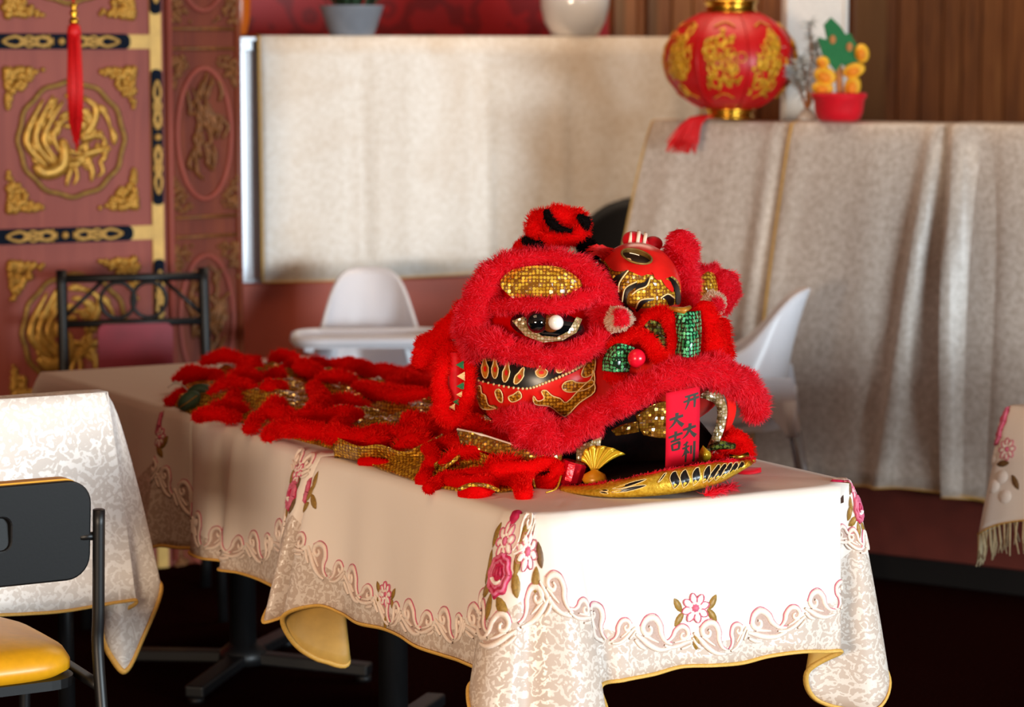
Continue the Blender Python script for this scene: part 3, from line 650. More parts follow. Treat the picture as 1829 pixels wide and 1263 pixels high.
# ------------------------------------------------------------------ chairs
def high_chair(loc, rz, label):
    root = empty('high_chair', loc, rz, label, 'high chair', 'white plastic high chairs')
    kw = dict(parent=root, world=False)
    # shell: local +y is the way the child faces; phi = 0 at the back
    def shell(phi, h):
        top = .185*math.exp(-(abs(phi)/1.12)**4)+.19; rx, ry = .178, .170
        x = (rx+.015*(1-h))*math.sin(phi); y = -(ry)*math.cos(phi)
        z = .53+top*h; back = .075*h*h*max(0, math.cos(phi)) if abs(phi) < PI/2 else 0
        if h > 0: x *= (1-.16*(max(0, h-.4)/.6)**2)
        return (x, y-back*top/.4, z)
    MB().grid([[shell(p, h) for h in np.linspace(0, 1, 14)] for p in np.linspace(-2.45, 2.45, 44)]).build('seat_shell', 'white_plastic', solid=.012, **kw)
    o = prism(rrect(.36, .33, .13, 8), .02, lambda x, y, z: (x, y, .51+z)).build('seat', 'white_plastic', bevel=.005, **kw)
    # side aprons reaching down to the leg sockets
    for sx in (-1, 1):
        for sy in (-1, 1):
            prism([(.02, .66), (.19, .665), (.215, .52), (.18, .505), (.13, .56), (.02, .59)], .022, lambda x, y, z: (sx*(.165+z)+sx*(.66-y)*.12, sy*x, y)).build('apron', 'white_plastic', bevel=.004, smooth=False, **kw)
            MB().tube([(sx*.19, sy*.19, .54), (sx*.27, sy*.29, .0)], .0135, 12).build('leg', 'steel', **kw)
            MB().tube([(sx*.18, sy*.18, .60), (sx*.193, sy*.194, .50)], [.024, .018], 12).build('leg_socket', 'white_plastic', **kw)
    # tray
    t = prism(rrect(.46, .30, .09, 7, (0, .22)), .012, lambda x, y, z: (x, y, .715+z)).build('tray', 'white_plastic', bevel=.003, **kw)
    rim = [(x, y, .732) for x, y in rrect(.455, .295, .09, 7, (0, .22))]; r = MB().tube(rim, .014, 8, closed=True).build('tray_rim', 'white_plastic', root, world=False)
    for sx in (-1, 1): MB().bar((sx*.185, .03, .705), (sx*.185, .25, .705), .03, .03).build('tray_arm', 'white_plastic', bevel=.004, **kw)
    return root
p = PD(660, 560, 8.05); high_chair((p[0], p[1], 0), PI+math.radians(4), 'white high chair with its tray to the front, behind the lion costume')
p = PD(1298, 600, 7.55); high_chair((p[0], p[1], 0), math.radians(84), 'white high chair seen from the side against the booth cloth')

def metal_chair(loc, rz):
    root = empty('metal_chair', loc, rz, 'black metal chair with ring ornament and burgundy back pad by the screen', 'chair'); kw = dict(parent=root, world=False)
    W2 = .205
    for s in (-1, 1):
        MB().tube(catmull([(s*W2, -.30, .0), (s*W2, -.21, .45), (s*W2, -.235, .70), (s*W2*1.0, -.27, .955)], 14), .016, 10).build('back_post', 'black_metal', **kw)
        MB().tube([(s*.19, .2, 0), (s*.18, .18, .44)], .014, 10).build('leg', 'black_metal', **kw)
        MB().tube([(s*.19, -.22, .2), (s*.185, .185, .2)], .008, 8).build('stretcher', 'black_metal', **kw)
    for z, y, r in ((.93, -.266, .012), (.80, -.249, .011), (.56, -.222, .010)): MB().tube([(-W2, y, z), (W2, y, z)], r, 8).build('rail', 'black_metal', **kw)
    for x in (-.045, .045): MB().tube([(x+.05*math.cos(a), -.258+.006*math.sin(a), .865+.052*math.sin(a)) for a in np.linspace(0, 2*PI, 26, endpoint=False)], .006, 6, closed=True).build('ring', 'black_metal', **kw)
    for s in (-1, 1): MB().tube([(s*W2, -.25, .815), (s*.09, -.264, .92)], .006, 6).build('brace', 'black_metal', **kw)
    prism(rrect(.215, .24, .02), .03, lambda x, y, z: (x, -.24+z*1, .68+y)).build('back_pad', 'burgundy', bevel=.008, **kw)
    prism(rrect(.42, .42, .05), .05, lambda x, y, z: (x, y, .43+z)).build('seat_pad', 'burgundy', bevel=.012, **kw)
    return root
p = PD(256, 600, 7.35); metal_chair((p[0], p[1], 0), PI+math.radians(14))

def stack_chair(loc, rz):
    root = empty('stacking_chair', loc, rz, 'mustard vinyl stacking chair with black plastic back at the white table', 'chair'); kw = dict(parent=root, world=False)
    hole = rrect(.11, .06, .015, 4, (0, .005))
    sh = lambda x, y, z: (x, -.232+z-.10*y, .704+y)
    prism(rrect(.42, .188, .045, 7), .018, sh, [hole]).build('back_shell', 'black_plastic', bevel=.004, smooth=False, merge=True, **kw)
    prism(rrect(.405, .178, .042, 7), .03, lambda x, y, z: sh(x, y+.008, z+.018), cuts=2).build('back_pad', 'mustard', **kw)
    MB().box((0, -.219, .709), (.125, .010, .075)).build('recess_shade_plate', 'black_plastic', smooth=False, bevel=.003, **kw)  # black plate added inside the hand hole, its colour standing for the recess's shade
    for s in (-1, 1):
        MB().tube(catmull([(s*.225, -.30, 0), (s*.225, -.22, .43), (s*.225, -.222, .55), (s*.224, -.236, .74)], 16), .0115, 12).build('back_post', 'black_metal', **kw)
        MB().tube(catmull([(s*.225, .22, 0), (s*.225, .19, .36), (s*.22, .17, .405), (s*.222, .10, .415), (s*.225, -.215, .405)], 20), .0115, 12).build('leg', 'black_metal', **kw)
        MB().tube([(s*.224, -.226, .69), (s*.19, -.224, .69)], .008, 8).build('bracket', 'black_metal', **kw)
    # cushion: domed, wider at the front
    G = []
    for i in range(40):
        a = 2*PI*i/40; c, q = math.cos(a), math.sin(a); e = .42
        x = math.copysign(abs(c)**e, c)*.205; y = math.copysign(abs(q)**e, q)*.205
        G.append([(x*k, y*k, z) for k, z in ((.90, .418), (1.0, .432), (1.0, .448), (.95, .466), (.8, .479), (.45, .49), (0.01, .493))])
    MB().grid(G, closeu=True).build('seat_pad', 'mustard', **kw)
    prism(rrect(.40, .40, .06), .018, lambda x, y, z: (x, y, .402+z)).build('seat_pan', 'black_plastic', smooth=False, bevel=.004, **kw)
    return root
# the back's right rim stands at pixel column ~157, the seat before it
pc = PD(-33, 960, 4.66); stack_chair((pc[0]+B2[0]*.235, pc[1]+B2[1]*.235, 0), RZ)

# black high-backed chair between the two partitions
p = PD(1150, 480, 8.68); root = empty('office_chair', (p[0], p[1], 0), math.radians(180), 'black high-backed chair between the partitions behind the lion head', 'chair'); kw = dict(parent=root, world=False)
def bk(u, v):
    x = .235*u; wz = (1-abs(u)**3*.5); return (x*(1-.12*v**4), -.18-.07*v+.05*u*u, .52+.57*v*(1-.16*abs(u)**2.5))
G0 = [[bk(u, v) for v in np.linspace(0, 1, 14)] for u in np.linspace(-1, 1, 22)]
MB().grid(G0).build('backrest', 'black_plastic', solid=.05, **kw)
prism(rrect(.5, .48, .1), .08, lambda x, y, z: (x, y+.05, .44+z)).build('seat', 'black_plastic', bevel=.02, **kw)
MB().tube([(0, .05, .08), (0, .05, .45)], .03, 14).build('gas_post', 'black_metal', **kw)
for k in range(5):
    a = 2*PI*k/5; o = MB().tube([(0, .05, .1), (.28*math.cos(a), .05+.28*math.sin(a), .06)], [.03, .015], 8).build('base_arm', 'black_metal', **kw)
    MB().lathe([(.001, -.012), (.028, -.012), (.028, .012), (.001, .012)], (.28*math.cos(a), .05+.28*math.sin(a), .029), 14, Matrix.Rotation(PI/2, 3, 'X')).build('caster', 'black_plastic', o, world=False)

# ------------------------------------------------------------------ tables
def pedestal_table(O, w, d, h, label, group=None, name='dining_table'):
    c = O+A2*w/2+B2*d/2; root = empty(name, (c[0], c[1], 0), RZ, label, 'table', group); kw = dict(parent=root, world=False)
    prism(rrect(w-.006, d-.006, .085 if w < .8 else .02), .028, lambda x, y, z: (x, y, h-.032+z)).build('tabletop', 'table_wood', smooth=False, bevel=.004, **kw)
    MB().tube([(0, 0, .05), (0, 0, h-.03)], .034, 18).build('column', 'black_metal', **kw)
    MB().lathe([(.05, -.02), (.16, -.012), (.16, 0)], (0, 0, h-.034), 20).build('top_flange', 'black_metal', **kw)
    MB().lathe([(.065, .03), (.06, .06), (.036, .08)], (0, 0, 0), 18).build('base_hub', 'black_metal', **kw)
    for k in range(4):
        a = PI/4+k*PI/2; L = .34
        o = MB().bar((0, 0, .045), (L*math.cos(a), L*math.sin(a), .03), .05, .03).build('foot', 'black_metal', smooth=False, bevel=.006, **kw)
        MB().lathe([(.02, 0), (.02, .015)], (L*math.cos(a)*.95, L*math.sin(a)*.95, 0), 10).build('foot_pad', 'black_plastic', o, world=False)
    return root
TW, TD, TH = .754, .832, .75
O1 = PZ(940, 930); O1[2] = 0
rows = [('near table of the joined row, carrying the lion head', 0), ('middle table of the joined row, under the costume cape', 1), ('farthest table of the joined row, beside the carved screen', 2)]
for lab, k in rows: pedestal_table(O1+B2*TD*k, TW, TD-.004, TH, 'black pedestal '+lab, 'dining tables pushed into a row')

class Cloth:
    """cloth over a w x d table; stations run round the edge: left side (far->near), front, right side, back.
    station = (top u, top v, hem du, hem dv, drop)"""
    def __init__(s, O, w, d, h, st, N=18, Mn=360, r=.012, b=None, wr=.002):
        s.O, s.w, s.d, s.h = O, w, d, h
        S = catmull(np.array(st, float), Mn, closed=True); s.st = S
        top = S[:, :2]; top[:, 0] = np.clip(top[:, 0], 0, w); top[:, 1] = np.clip(top[:, 1], 0, d)
        G = np.zeros((Mn, N, 3)); off = S[:, 2:4]; dr = S[:, 4]
        lo = off/(np.linalg.norm(off, axis=1)[:, None]+1e-9)
        for j in range(N):
            q = j/(N-1)
            if j == 0: o2 = lo*0; z = np.zeros(Mn)
            else:
                e = min(1.0, q*12); o2 = off*(q**.85)[None, None] if False else off*(q**.78)+lo*r*.35*min(1, q*10); z = -(dr*q)-(0 if q > .1 else 0)
            P = top+o2
            G[:, j] = O[None]+A2[None]*P[:, :1]+B2[None]*P[:, 1:2]; G[:, j, 2] = h+.004+z
        # round the edge: the second ring follows close beneath
        s.G = G; s.N = N; s.M = Mn
        mid = G[:, N//2]; seg = np.linalg.norm(np.roll(mid, -1, 0)-mid, axis=1); s.p = np.concatenate([[0], np.cumsum(seg)[:-1]]); s.L = seg.sum()
        s.drop = dr; s.b = b
        s.nrm = np.cross(np.roll(G, -1, 0)-np.roll(G, 1, 0), np.gradient(G, axis=1)); s.nrm /= np.linalg.norm(s.nrm, axis=2)[..., None]+1e-12
        c = np.array(list(O+A2*w/2+B2*d/2)); out = G-c; out[..., 2] = 0
        sg = np.sign((s.nrm*out).sum()); s.nrm *= sg
        s.px, s.py = proj(G)
        s.wr = wr
    def build(s, mats, parent, name, label, cat, group=None):
        b = MB(); Mn, N = s.M, s.N; G = s.G
        c = s.O+A2*s.w/2+B2*s.d/2; rings = []
        b.grid(G, closeu=True); uv = [(s.p[i], -s.drop[i]*j/(N-1)) for i in range(Mn) for j in range(N)]
        mask = [(s.bound(s.p[i])-s.drop[i]*j/(N-1)) if s.b is not None else 1.0 for i in range(Mn) for j in range(N)]
        n0 = len(b.v); K = 14
        base = G[:, 0].copy(); base[:, 2] = 0; cc = np.array([c[0], c[1], 0])
        for k in range(1, K):
            f = 1-k/K; Q = cc+(base-cc)*f
            wz = s.wr*(wob(np.column_stack([Q[:, 0], Q[:, 1], Q[:, 0]*0]), 22, s.O[0]*7)) * min(1, k/2)
            Q[:, 2] = s.h+.004+np.abs(wz)
            for i in range(Mn): b.v.append(tuple(Q[i])); uv.append((Q[i, 0], Q[i, 1]+5)); mask.append(1.0)
        ctr = len(b.v); b.v.append((c[0], c[1], s.h+.005)); uv.append((c[0], c[1]+5)); mask.append(1.0)
        def rid(k, i): return (i % Mn)*N if k == 0 else n0+(k-1)*Mn+(i % Mn)
        for k in range(K-1):
            for i in range(Mn): b.f.append((rid(k, i), rid(k+1, i), rid(k+1, i+1), rid(k, i+1)))
        for i in range(Mn): b.f.append((rid(K-1, i), ctr, rid(K-1, i+1)))
        b.uv = uv
        b.f = [q[::-1] for q in b.f]
        o = b.build(name, None, parent, mats=mats, solid=.0025, solid_off=-1)
        a = o.data.attributes.new('mask', 'FLOAT', 'POINT'); a.data.foreach_set('value', np.array(mask, np.float32))
        tag(o, label, cat, group); s.o = o
        return o
    def hem(s, mat='hem_gold', r=.006):
        return MB().tube(np.vstack([s.G[:, -1]]), r, 6, closed=True, flat=.5).build('hem', mat, s.o)
    def bound(s, p): return s.b(p)
    def at(s, p, v, off=.002):
        p = p % s.L; i = np.searchsorted(s.p, p, 'right')-1; i2 = (i+1) % s.M; e = (s.p[i2] if i2 else s.L)-s.p[i]; f = (p-s.p[i])/max(e, 1e-9)
        dr = s.drop[i]*(1-f)+s.drop[i2]*f; q = min(max(v/dr, 0), 1)*(s.N-1); j = min(int(q), s.N-2); g = q-j
        mixq = lambda X: (X[i, j]*(1-f)+X[i2, j]*f)*(1-g)+(X[i, j+1]*(1-f)+X[i2, j+1]*f)*g
        n = mixq(s.nrm); n = n/(np.linalg.norm(n)+1e-9)
        pt = mixq(s.G)
        if v < 0: # on the top, beyond the edge
            c = s.O+A2*s.w/2+B2*s.d/2; d = np.array([c[0]-pt[0], c[1]-pt[1], 0]); d /= np.linalg.norm(d); pt = pt+d*(-v); n = np.array([0, 0, 1.0])
        return pt+n*off
    def locate(s, px, py):
        d2 = (s.px-px)**2+(s.py-py)**2
        # only the side turned to the camera
        view = s.G-np.array([0, 0, CAMZ]); d2 = d2+np.where((view*s.nrm).sum(-1) < 0, 0, 1e6)
        i, j = np.unravel_index(np.argmin(d2), d2.shape); return s.p[i], s.drop[i]*j/(s.N-1)
# ---- embroidery, all laid on the cloth surface
def spiral(turns, r0, r1, a0, n=26, sgn=1):
    return [((r0+(r1-r0)*t)*math.cos(a0+sgn*turns*2*PI*t), (r0+(r1-r0)*t)*math.sin(a0+sgn*turns*2*PI*t)) for t in np.linspace(0, 1, n)]
def put(cl, p0, v0, rot, sc, pts, flip=1):
    c, q = math.cos(rot), math.sin(rot); return [(p0+(x*flip*c-y*q)*sc, v0-(x*flip*q+y*c)*sc) for x, y in pts]
def ribbon_on(b, cl, pv, w, off=.003):
    P = np.array(pv); T = np.gradient(P, axis=0); T /= np.linalg.norm(T, axis=1)[:, None]+1e-9; S = np.column_stack([-T[:, 1], T[:, 0]])
    ww = np.array(w if not np.isscalar(w) else [w]*len(P))[:, None]/2
    L = P-S*ww; R = P+S*ww
    G = [[cl.at(*L[i], 0.0008), cl.at(*L[i], off*.8), cl.at(*P[i], off*1.5), cl.at(*R[i], off*.8), cl.at(*R[i], .0008)] for i in range(len(P))]
    b.grid(G)
def blob_on(b, cl, p0, v0, rot, L, w, off=.003, tip=True):
    c, q = math.cos(rot), math.sin(rot); n = 12; out = []
    for k in range(n):
        a = 2*PI*k/n; x = math.cos(a)*L/2; y = math.sin(a)*w/2*((1-.55*abs(math.cos(a))**3) if tip else 1); out.append((p0+x*c-y*q, v0-(x*q+y*c)))
    vs = [cl.at(x, y, .001) for x, y in out]+[cl.at(p0+(x-p0)*.7, v0+(y-v0)*.7, off) for x, y in out]+[cl.at(p0, v0, off*1.25)]
    b.add(vs, [(k, (k+1) % n, n+(k+1) % n, n+k) for k in range(n)]+[(n+k, n+(k+1) % n, 2*n) for k in range(n)])
def leaf(cl, p, v, rot, L=.045, w=.02, mat='embroid_leaf'):
    b = MB(); blob_on(b, cl, p, v, rot, L, w); o = b.build('leaf', mat, cl.o)
    return o
def daisy(cl, p, v, r=.028, rot=.2):
    b = MB()
    for k in range(8):
        a = rot+2*PI*k/8; blob_on(b, cl, p+math.cos(a)*r*.6, v-math.sin(a)*r*.6, a, r*.82, r*.46, .0035)
    o = b.build('daisy', 'embroid_white', cl.o); c = MB(); blob_on(c, cl, p, v, 0, r*.55, r*.55, .005, False); c.build('daisy_heart', 'embroid_pink', o)
    e = MB()
    for k in range(8):
        a = rot+2*PI*k/8; ribbon_on(e, cl, [(p+math.cos(a)*r*.6+math.cos(q)*r*.42*math.cos(a)-math.sin(q)*r*.25*math.sin(a), v-(math.sin(a)*r*.6+math.cos(q)*r*.42*math.sin(a)+math.sin(q)*r*.25*math.cos(a))) for q in np.linspace(-2.2, 2.2, 9)], .0014, .003)
    e.build('daisy_outline', 'embroid_pink', o)
def rose(cl, p, v, r=.034):
    b = MB(); n = 40
    lob = [(p+r*(1+.08*math.cos(8*a))*math.cos(a), v-r*1.12*(1+.08*math.cos(8*a))*math.sin(a)) for a in np.linspace(0, 2*PI, n, endpoint=False)]
    b.add([cl.at(x, y, .001) for x, y in lob]+[cl.at(p+(x-p)*.85, v+(y-v)*.85, .004) for x, y in lob]+[cl.at(p, v, .005)], [(k, (k+1) % n, n+(k+1) % n, n+k) for k in range(n)]+[(n+k, n+(k+1) % n, 2*n) for k in range(n)])
    o = b.build('rose', 'embroid_rose', cl.o)
    e = MB()
    for f, w in ((.8, .006), (.55, .005)): ribbon_on(e, cl, [(p+(x-p)*f, v+(y-v)*f) for x, y in lob+[lob[0]]], w, .0058)
    e.build('petal_edge', 'embroid_pink', o)
    c = MB(); ribbon_on(c, cl, [(p+r*.42*x, v+r*(.25+.18*(1-x*x))) for x in np.linspace(-1, 1, 9)], r*.2, .0068); c.build('white_petal', 'embroid_white', o)
    h = MB()
    for x in (-.25, 0, .25): blob_on(h, cl, p+x*r, v-.12*r, PI/2+x, r*.7, r*.26, .008)
    h.build('rose_heart', 'embroid_rose', o)
def scroll(cl, p, v, rot, sc, flip=1, mat='embroid_cord'):
    """one curling cut-work scroll: a broad comma, an inner curl and two feather strokes"""
    b = MB()
    big = catmull([(-1.3, -.75), (-.9, -.55), (-.62, -.1), (-.55, .4), (-.2, .85), (.3, .85), (.62, .5), (.5, .12), (.15, .05), (.05, .32), (.22, .46)], 34); ribbon_on(b, cl, put(cl, p, v, rot, sc, big, flip), sc*np.interp(np.linspace(0, 1, 34), [0, .25, .5, .8, 1], [.12, .34, .36, .24, .14]), .0032)
    for pts, w in (([(-1.2, -.98), (-.5, -.95), (.15, -.62), (.7, -.15), (1.15, .2)], .30), ([(-.35, -.5), (.05, -.28), (.3, -.12), (.6, .0)], .18), ([(.5, -.75), (.85, -.5), (1.2, -.1)], .22)):
        q = catmull(pts, 14); ribbon_on(b, cl, put(cl, p, v, rot, sc, q, flip), sc*w*np.sin(np.linspace(.5, 2.7, 14)), .0032)
    o = b.build('scroll', mat, cl.o)
    c = MB(); ring = catmull([(-1.35, -.68), (-.95, -.45), (-.78, -.05), (-.74, .45), (-.28, 1.06), (.38, 1.06), (.82, .55)], 22); ribbon_on(c, cl, put(cl, p, v, rot, sc, ring, flip), .0015, .0018); c.build('outline_stitch', 'embroid_pink', o)
    d = MB(); blob = catmull([(-1.0, -.8), (-.5, -.2), (-.4, .5), (.1, .75), (.5, .5), (.7, .0), (1.0, .0), (.6, -.5), (0, -.8)], 20, True)
    q = put(cl, p, v, rot, sc, blob, flip); d.add([cl.at(x, y, .0011) for x, y in q]+[cl.at(p, v, .0012)], [(k, (k+1) % 20, 20) for k in range(20)]); d.build('cutwork_net', 'net_tan', o)
def side(u0, v0, u1, v1, n, out, drop, wv=.008, ph=0):
    L = []
    for k in range(n):
        f = (k+.5)/n; a = wv*math.sin(ph+k*2.1); L.append((u0+(u1-u0)*f, v0+(v1-v0)*f, out[0]*(.022+a), out[1]*(.022+a), drop*(1+.012*math.sin(k*1.7+ph))))
    return L
def dress(cl, corners, lo, hi, step=.062, p0=None, p1=None, sc=.029):
    L = cl.L; cs = sorted(corners)
    def b(p):
        p = p % L
        for a, c in zip(cs, cs[1:]+[cs[0]+L]):
            q = p if p >= a else p+L
            if a <= q <= c: f = (q-a)/(c-a); return lo+(hi-lo)*math.sin(PI*f)**.8
        return lo
    cl.b = b
    return b
def scroll_row(cl, p0, p1, sc=.03, step=.062, skip=()):
    n = max(1, int((p1-p0)/step)); 
    for k in range(n):
        p = p0+(k+.5)*(p1-p0)/n; e = .01; sl = math.atan2(-(cl.b(p+e)-cl.b(p-e)), 2*e)
        z = sc*(1.12, .8, 1.0, .72)[k % 4]; scroll(cl, p, cl.b(p)-z*.3, sl+(.25, -.3, -.1, .3)[k % 4], z, 1 if k % 2 else -1)
# ------------------------------------------------------------------ tablecloths
OUT_L, OUT_F, OUT_R, OUT_B = (-1, 0), (0, -1), (1, 0), (0, 1)
CM = ['cloth_row', 'lining_gold', 'hem_gold']
DR = .305
def pcor(cl, u, v):  # perimeter position of the station top nearest a corner (mean of those sharing it)
    d = np.hypot(cl.st[:, 0]-u, cl.st[:, 1]-v); k = np.where(d < .06)[0]
    i = k[np.argmax(cl.drop[k])] if len(k) else int(np.argmin(d)); return cl.p[i]
# near table
w, d = TW, TD
st = []
st += [(0, d, .05, .01, .36), (0, d, .045, -.01, .44), (0, d, -.04, .012, .40), (0, d-.004, -.088, .0, .325), (0, d-.05, -.05, -.03, .29)]
st += side(0, d-.10, 0, .15, 7, OUT_L, .298, .006)
st += [(0, .105, -.03, .0, .298), (.001, .075, -.075, -.004, .315), (.010, .045, -.105, -.035, .36), (.020, .026, -.085, -.065, .41), (.029, .018, -.05, -.055, .435), (.036, .013, -.02, -.085, .44), (.05, .006, .02, -.10, .42), (.075, .001, .05, -.065, .365), (.105, 0, .035, -.018, .318)]
st += side(.155, 0, w-.14, 0, 7, OUT_F, DR, .007, 1.0)
st += [(w-.095, 0, -.01, -.02, .310), (w-.06, .002, -.005, -.014, .318), (w-.04, .008, -.06, .030, .365), (w-.03, .016, -.03, .04, .43), (w-.018, .026, .045, -.02, .45), (w-.008, .045, .09, -.02, .40), (w, .075, .07, .01, .335)]
st += side(w, .11, w, d-.06, 6, OUT_R, DR, .008, 2.0)
st += [(w, d-.02, .03, .004, .2), (w, d, .004, .004, .05)]
st += [(w*f, d, 0, .003, .02) for f in (.9, .6, .3, .1)] + [(.02, d, .02, .003, .05)]
c1 = Cloth(O1, w, d, TH, st, b=None)
K1 = [pcor(c1, 0, d), pcor(c1, 0, 0), pcor(c1, w, 0), pcor(c1, w, d)]
dress(c1, K1, .115, .262)
o = c1.build(CM, None, 'tablecloth', 'cream embroidered tablecloth on the near table beneath the lion head', 'tablecloth', 'cream embroidered tablecloths'); c1.hem()
def corner_motif(cl, p, v, s=1.0, rich=True):
    rose(cl, p, v, .030*s); daisy(cl, p-.004, v-.047*s, .027*s); blob = MB(); blob_on(blob, cl, p-.002, v-.088*s, PI/2, .036*s, .036*s, .004, False); blob.build('bud', 'embroid_rose', cl.o)
    daisy(cl, p+.062*s, v-.035*s, .029*s, .5)
    for dp, dv, r in ((-.042, -.052, 1.3), (.045, -.058, 1.2), (-.044, -.012, 1.7), (.04, -.02, 1.5), (.042, .012, 1.9), (-.036, .028, .5), (.02, .045, 2.4), (-.012, .048, 1.6), (.086, .006, 1.5), (.096, -.03, 1.8), (-.05, .008, 1.2)): leaf(cl, p+dp*s, v+dv*s, r, .04*s, .019*s, 'embroid_leaf' if random.random() < .7 else 'embroid_brown')
    for dp, dv, r, f in ((.052, -.066, .3, 1), (.085, .04, .2, 1), (.02, .078, -.1, 1), (-.035, .07, .2, -1), (-.075, .06, .6, -1)): scroll(cl, p+dp*s, v+dv*s, r, .027*s, f)
def mid_motif(cl, p, v, s=1.0):
    daisy(cl, p, v, .028*s)
    for dp, dv, r in ((-.036, -.008, 2.1), (-.034, .018, .9), (.036, -.008, 1.0), (.034, .016, 2.2), (.0, .062, PI/2)): leaf(cl, p+dp*s, v+dv*s, r, .032*s, .014*s)
pr, vr = c1.locate(898, 1020); corner_motif(c1, pr, vr, 1.22)
pr2, vr2 = c1.locate(1545, 912); corner_motif(c1, pr2-.01, vr2, .85)
pl, vl = c1.locate(556, 905)
for dp, dv, r in ((-.01, -.02, 1.1), (.012, -.005, 2.4), (-.02, .01, .6), (.0, -.045, 1.5)): leaf(c1, pl+dp, vl+dv, r, .04, .018)
rose(c1, pl-.04, vl-.02, .026)
pm, vm = c1.locate(1238, 1090); mid_motif(c1, pm, vm)
pm2, vm2 = c1.locate(692, 1058); mid_motif(c1, pm2, vm2, .9)
scroll_row(c1, K1[0]+.03, pr-.10); scroll_row(c1, pr+.12, pr2-.10); scroll_row(c1, pr2+.09, K1[3]-.05)
# middle table
O2 = O1+B2*TD
st = [(0, d, .04, .0, .2), (0, d, -.01, .004, .30), (0, d-.01, -.06, .0, .325), (0, d-.05, -.035, 0, .31), (0, d-.12, -.015, 0, .305), (0, d-.17, .0, .0, .30), (0, d-.22, -.03, 0, .30), (0, d-.30, -.036, 0, .298), (0, d-.34, -.006, 0, .30), (0, d-.385, -.018, 0, .302), (0, d-.42, -.045, 0, .303), (0, d-.47, -.022, 0, .303), (0, d-.56, -.014, 0, .303), (0, d-.66, -.02, 0, .304), (0, .13, -.035, 0, .306), (0, .07, -.085, 0, .32), (0, .02, -.11, .01, .34), (0, .0, -.03, .02, .30), (0, 0, .02, .012, .15)]
st += [(w*f, 0, 0, -.002, .012) for f in (.1, .4, .7, .95)] + side(w, .05, w, d-.05, 7, OUT_R, DR, .008) + [(w*f, d, 0, .002, .012) for f in (.95, .7, .4, .1)]
c2 = Cloth(O2, w, d, TH+.002, st); K2 = [pcor(c2, 0, d), pcor(c2, 0, 0), pcor(c2, w, .02), pcor(c2, w, d-.02)]
dress(c2, K2, .12, .26); c2.build(CM, None, 'tablecloth', 'cream embroidered tablecloth on the middle table beneath the cape', 'tablecloth', 'cream embroidered tablecloths'); c2.hem()
pa, va = c2.locate(524, 872); rose(c2, pa+.012, va+.012, .028); daisy(c2, pa+.01, va-.03, .026); scroll(c2, pa-.02, va-.055, .3, .026, -1); scroll(c2, pa+.03, va-.05, -.3, .026, 1); scroll(c2, pa-.025, va+.08, .2, .034, 1)
for dp, dv, r, mt in ((-.03, -.02, 1.2, 0), (.028, -.02, 1.9, 1), (-.035, .015, 1.5, 0), (-.02, .035, .8, 0), (-.004, .045, 2.3, 0), (.035, .03, 1.2, 1), (0, -.045, .4, 1)): leaf(c2, pa+dp, va+dv, r, .038, .018, 'embroid_brown' if mt else 'embroid_leaf')
pb, vb = c2.locate(262, 770); rose(c2, pb-.02, vb-.02, .028); daisy(c2, pb+.015, vb+.005, .024); leaf(c2, pb+.035, vb+.015, .8); leaf(c2, pb+.02, vb+.035, 2.4); leaf(c2, pb-.03, vb+.02, 1.5, .04, .018, 'embroid_brown'); scroll(c2, pb+.0, vb+.085, .2, .03); scroll(c2, pb+.055, vb+.10, -.2, .03, -1)
scroll_row(c2, pb+.10, pa-.06, .032, .068)
# far table
O3 = O1+B2*TD*2
st = [(0, d, .0, .05, .36), (0, d, -.05, .06, .40), (0, d, -.09, .03, .37), (0, d-.03, -.05, 0, .32)]+side(0, d-.08, 0, .05, 7, OUT_L, .305, .008, .5)+[(0, 0, -.02, .01, .30), (0, 0, .01, .01, .1)]
st += [(w*f, 0, 0, -.002, .012) for f in (.1, .4, .7, .95)] + side(w, .05, w, d-.08, 6, OUT_R, DR, .008) + [(w, d-.02, .05, .01, .33), (w, d, .07, .06, .42), (w-.02, d, .0, .05, .33)] + side(w-.1, d, .08, d, 6, OUT_B, DR, .008)
c3 = Cloth(O3, w, d, TH+.001, st); K3 = [pcor(c3, 0, d), pcor(c3, 0, 0), pcor(c3, w, .02), pcor(c3, w, d)]
dress(c3, K3, .12, .26); c3.build(CM, None, 'tablecloth', 'cream tablecloth on the farthest table of the row by the carved screen', 'tablecloth', 'cream embroidered tablecloths'); c3.hem()
# white table at the left
HW = 1.57-605*5.45/FPX
OWt = PD(195, 705, 5.45); OWt[2] = 0; ww, wd = .95, .06
OL = OWt-A2*ww
cst = OL+A2*ww/2+B2*wd/2; root = empty('narrow_stand', (cst[0], cst[1], 0), RZ, 'narrow black stand under the white damask cloth at the left edge', 'stand'); kw = dict(parent=root, world=False)
MB().box((0, 0, HW-.02), (ww-.01, wd-.01, .035)).build('top_rail', 'table_wood', smooth=False, bevel=.004, **kw)
for s_ in (-1, 1):
    MB().tube([(s_*.38, 0, .03), (s_*.38, 0, HW-.03)], .018, 12).build('post', 'black_metal', **kw); MB().bar((s_*.38, -.2, .02), (s_*.38, .2, .02), .05, .036).build('foot', 'black_metal', smooth=False, bevel=.006, **kw)
MB().tube([(-.38, 0, .3), (.38, 0, .3)], .012, 10).build('cross_bar', 'black_metal', **kw)
st = [(0, wd*.7, -.02, .0, .44), (0, wd*.3, -.02, .0, .44), (0, .004, -.05, -.03, .50), (.03, 0, 0, -.03, .44)]
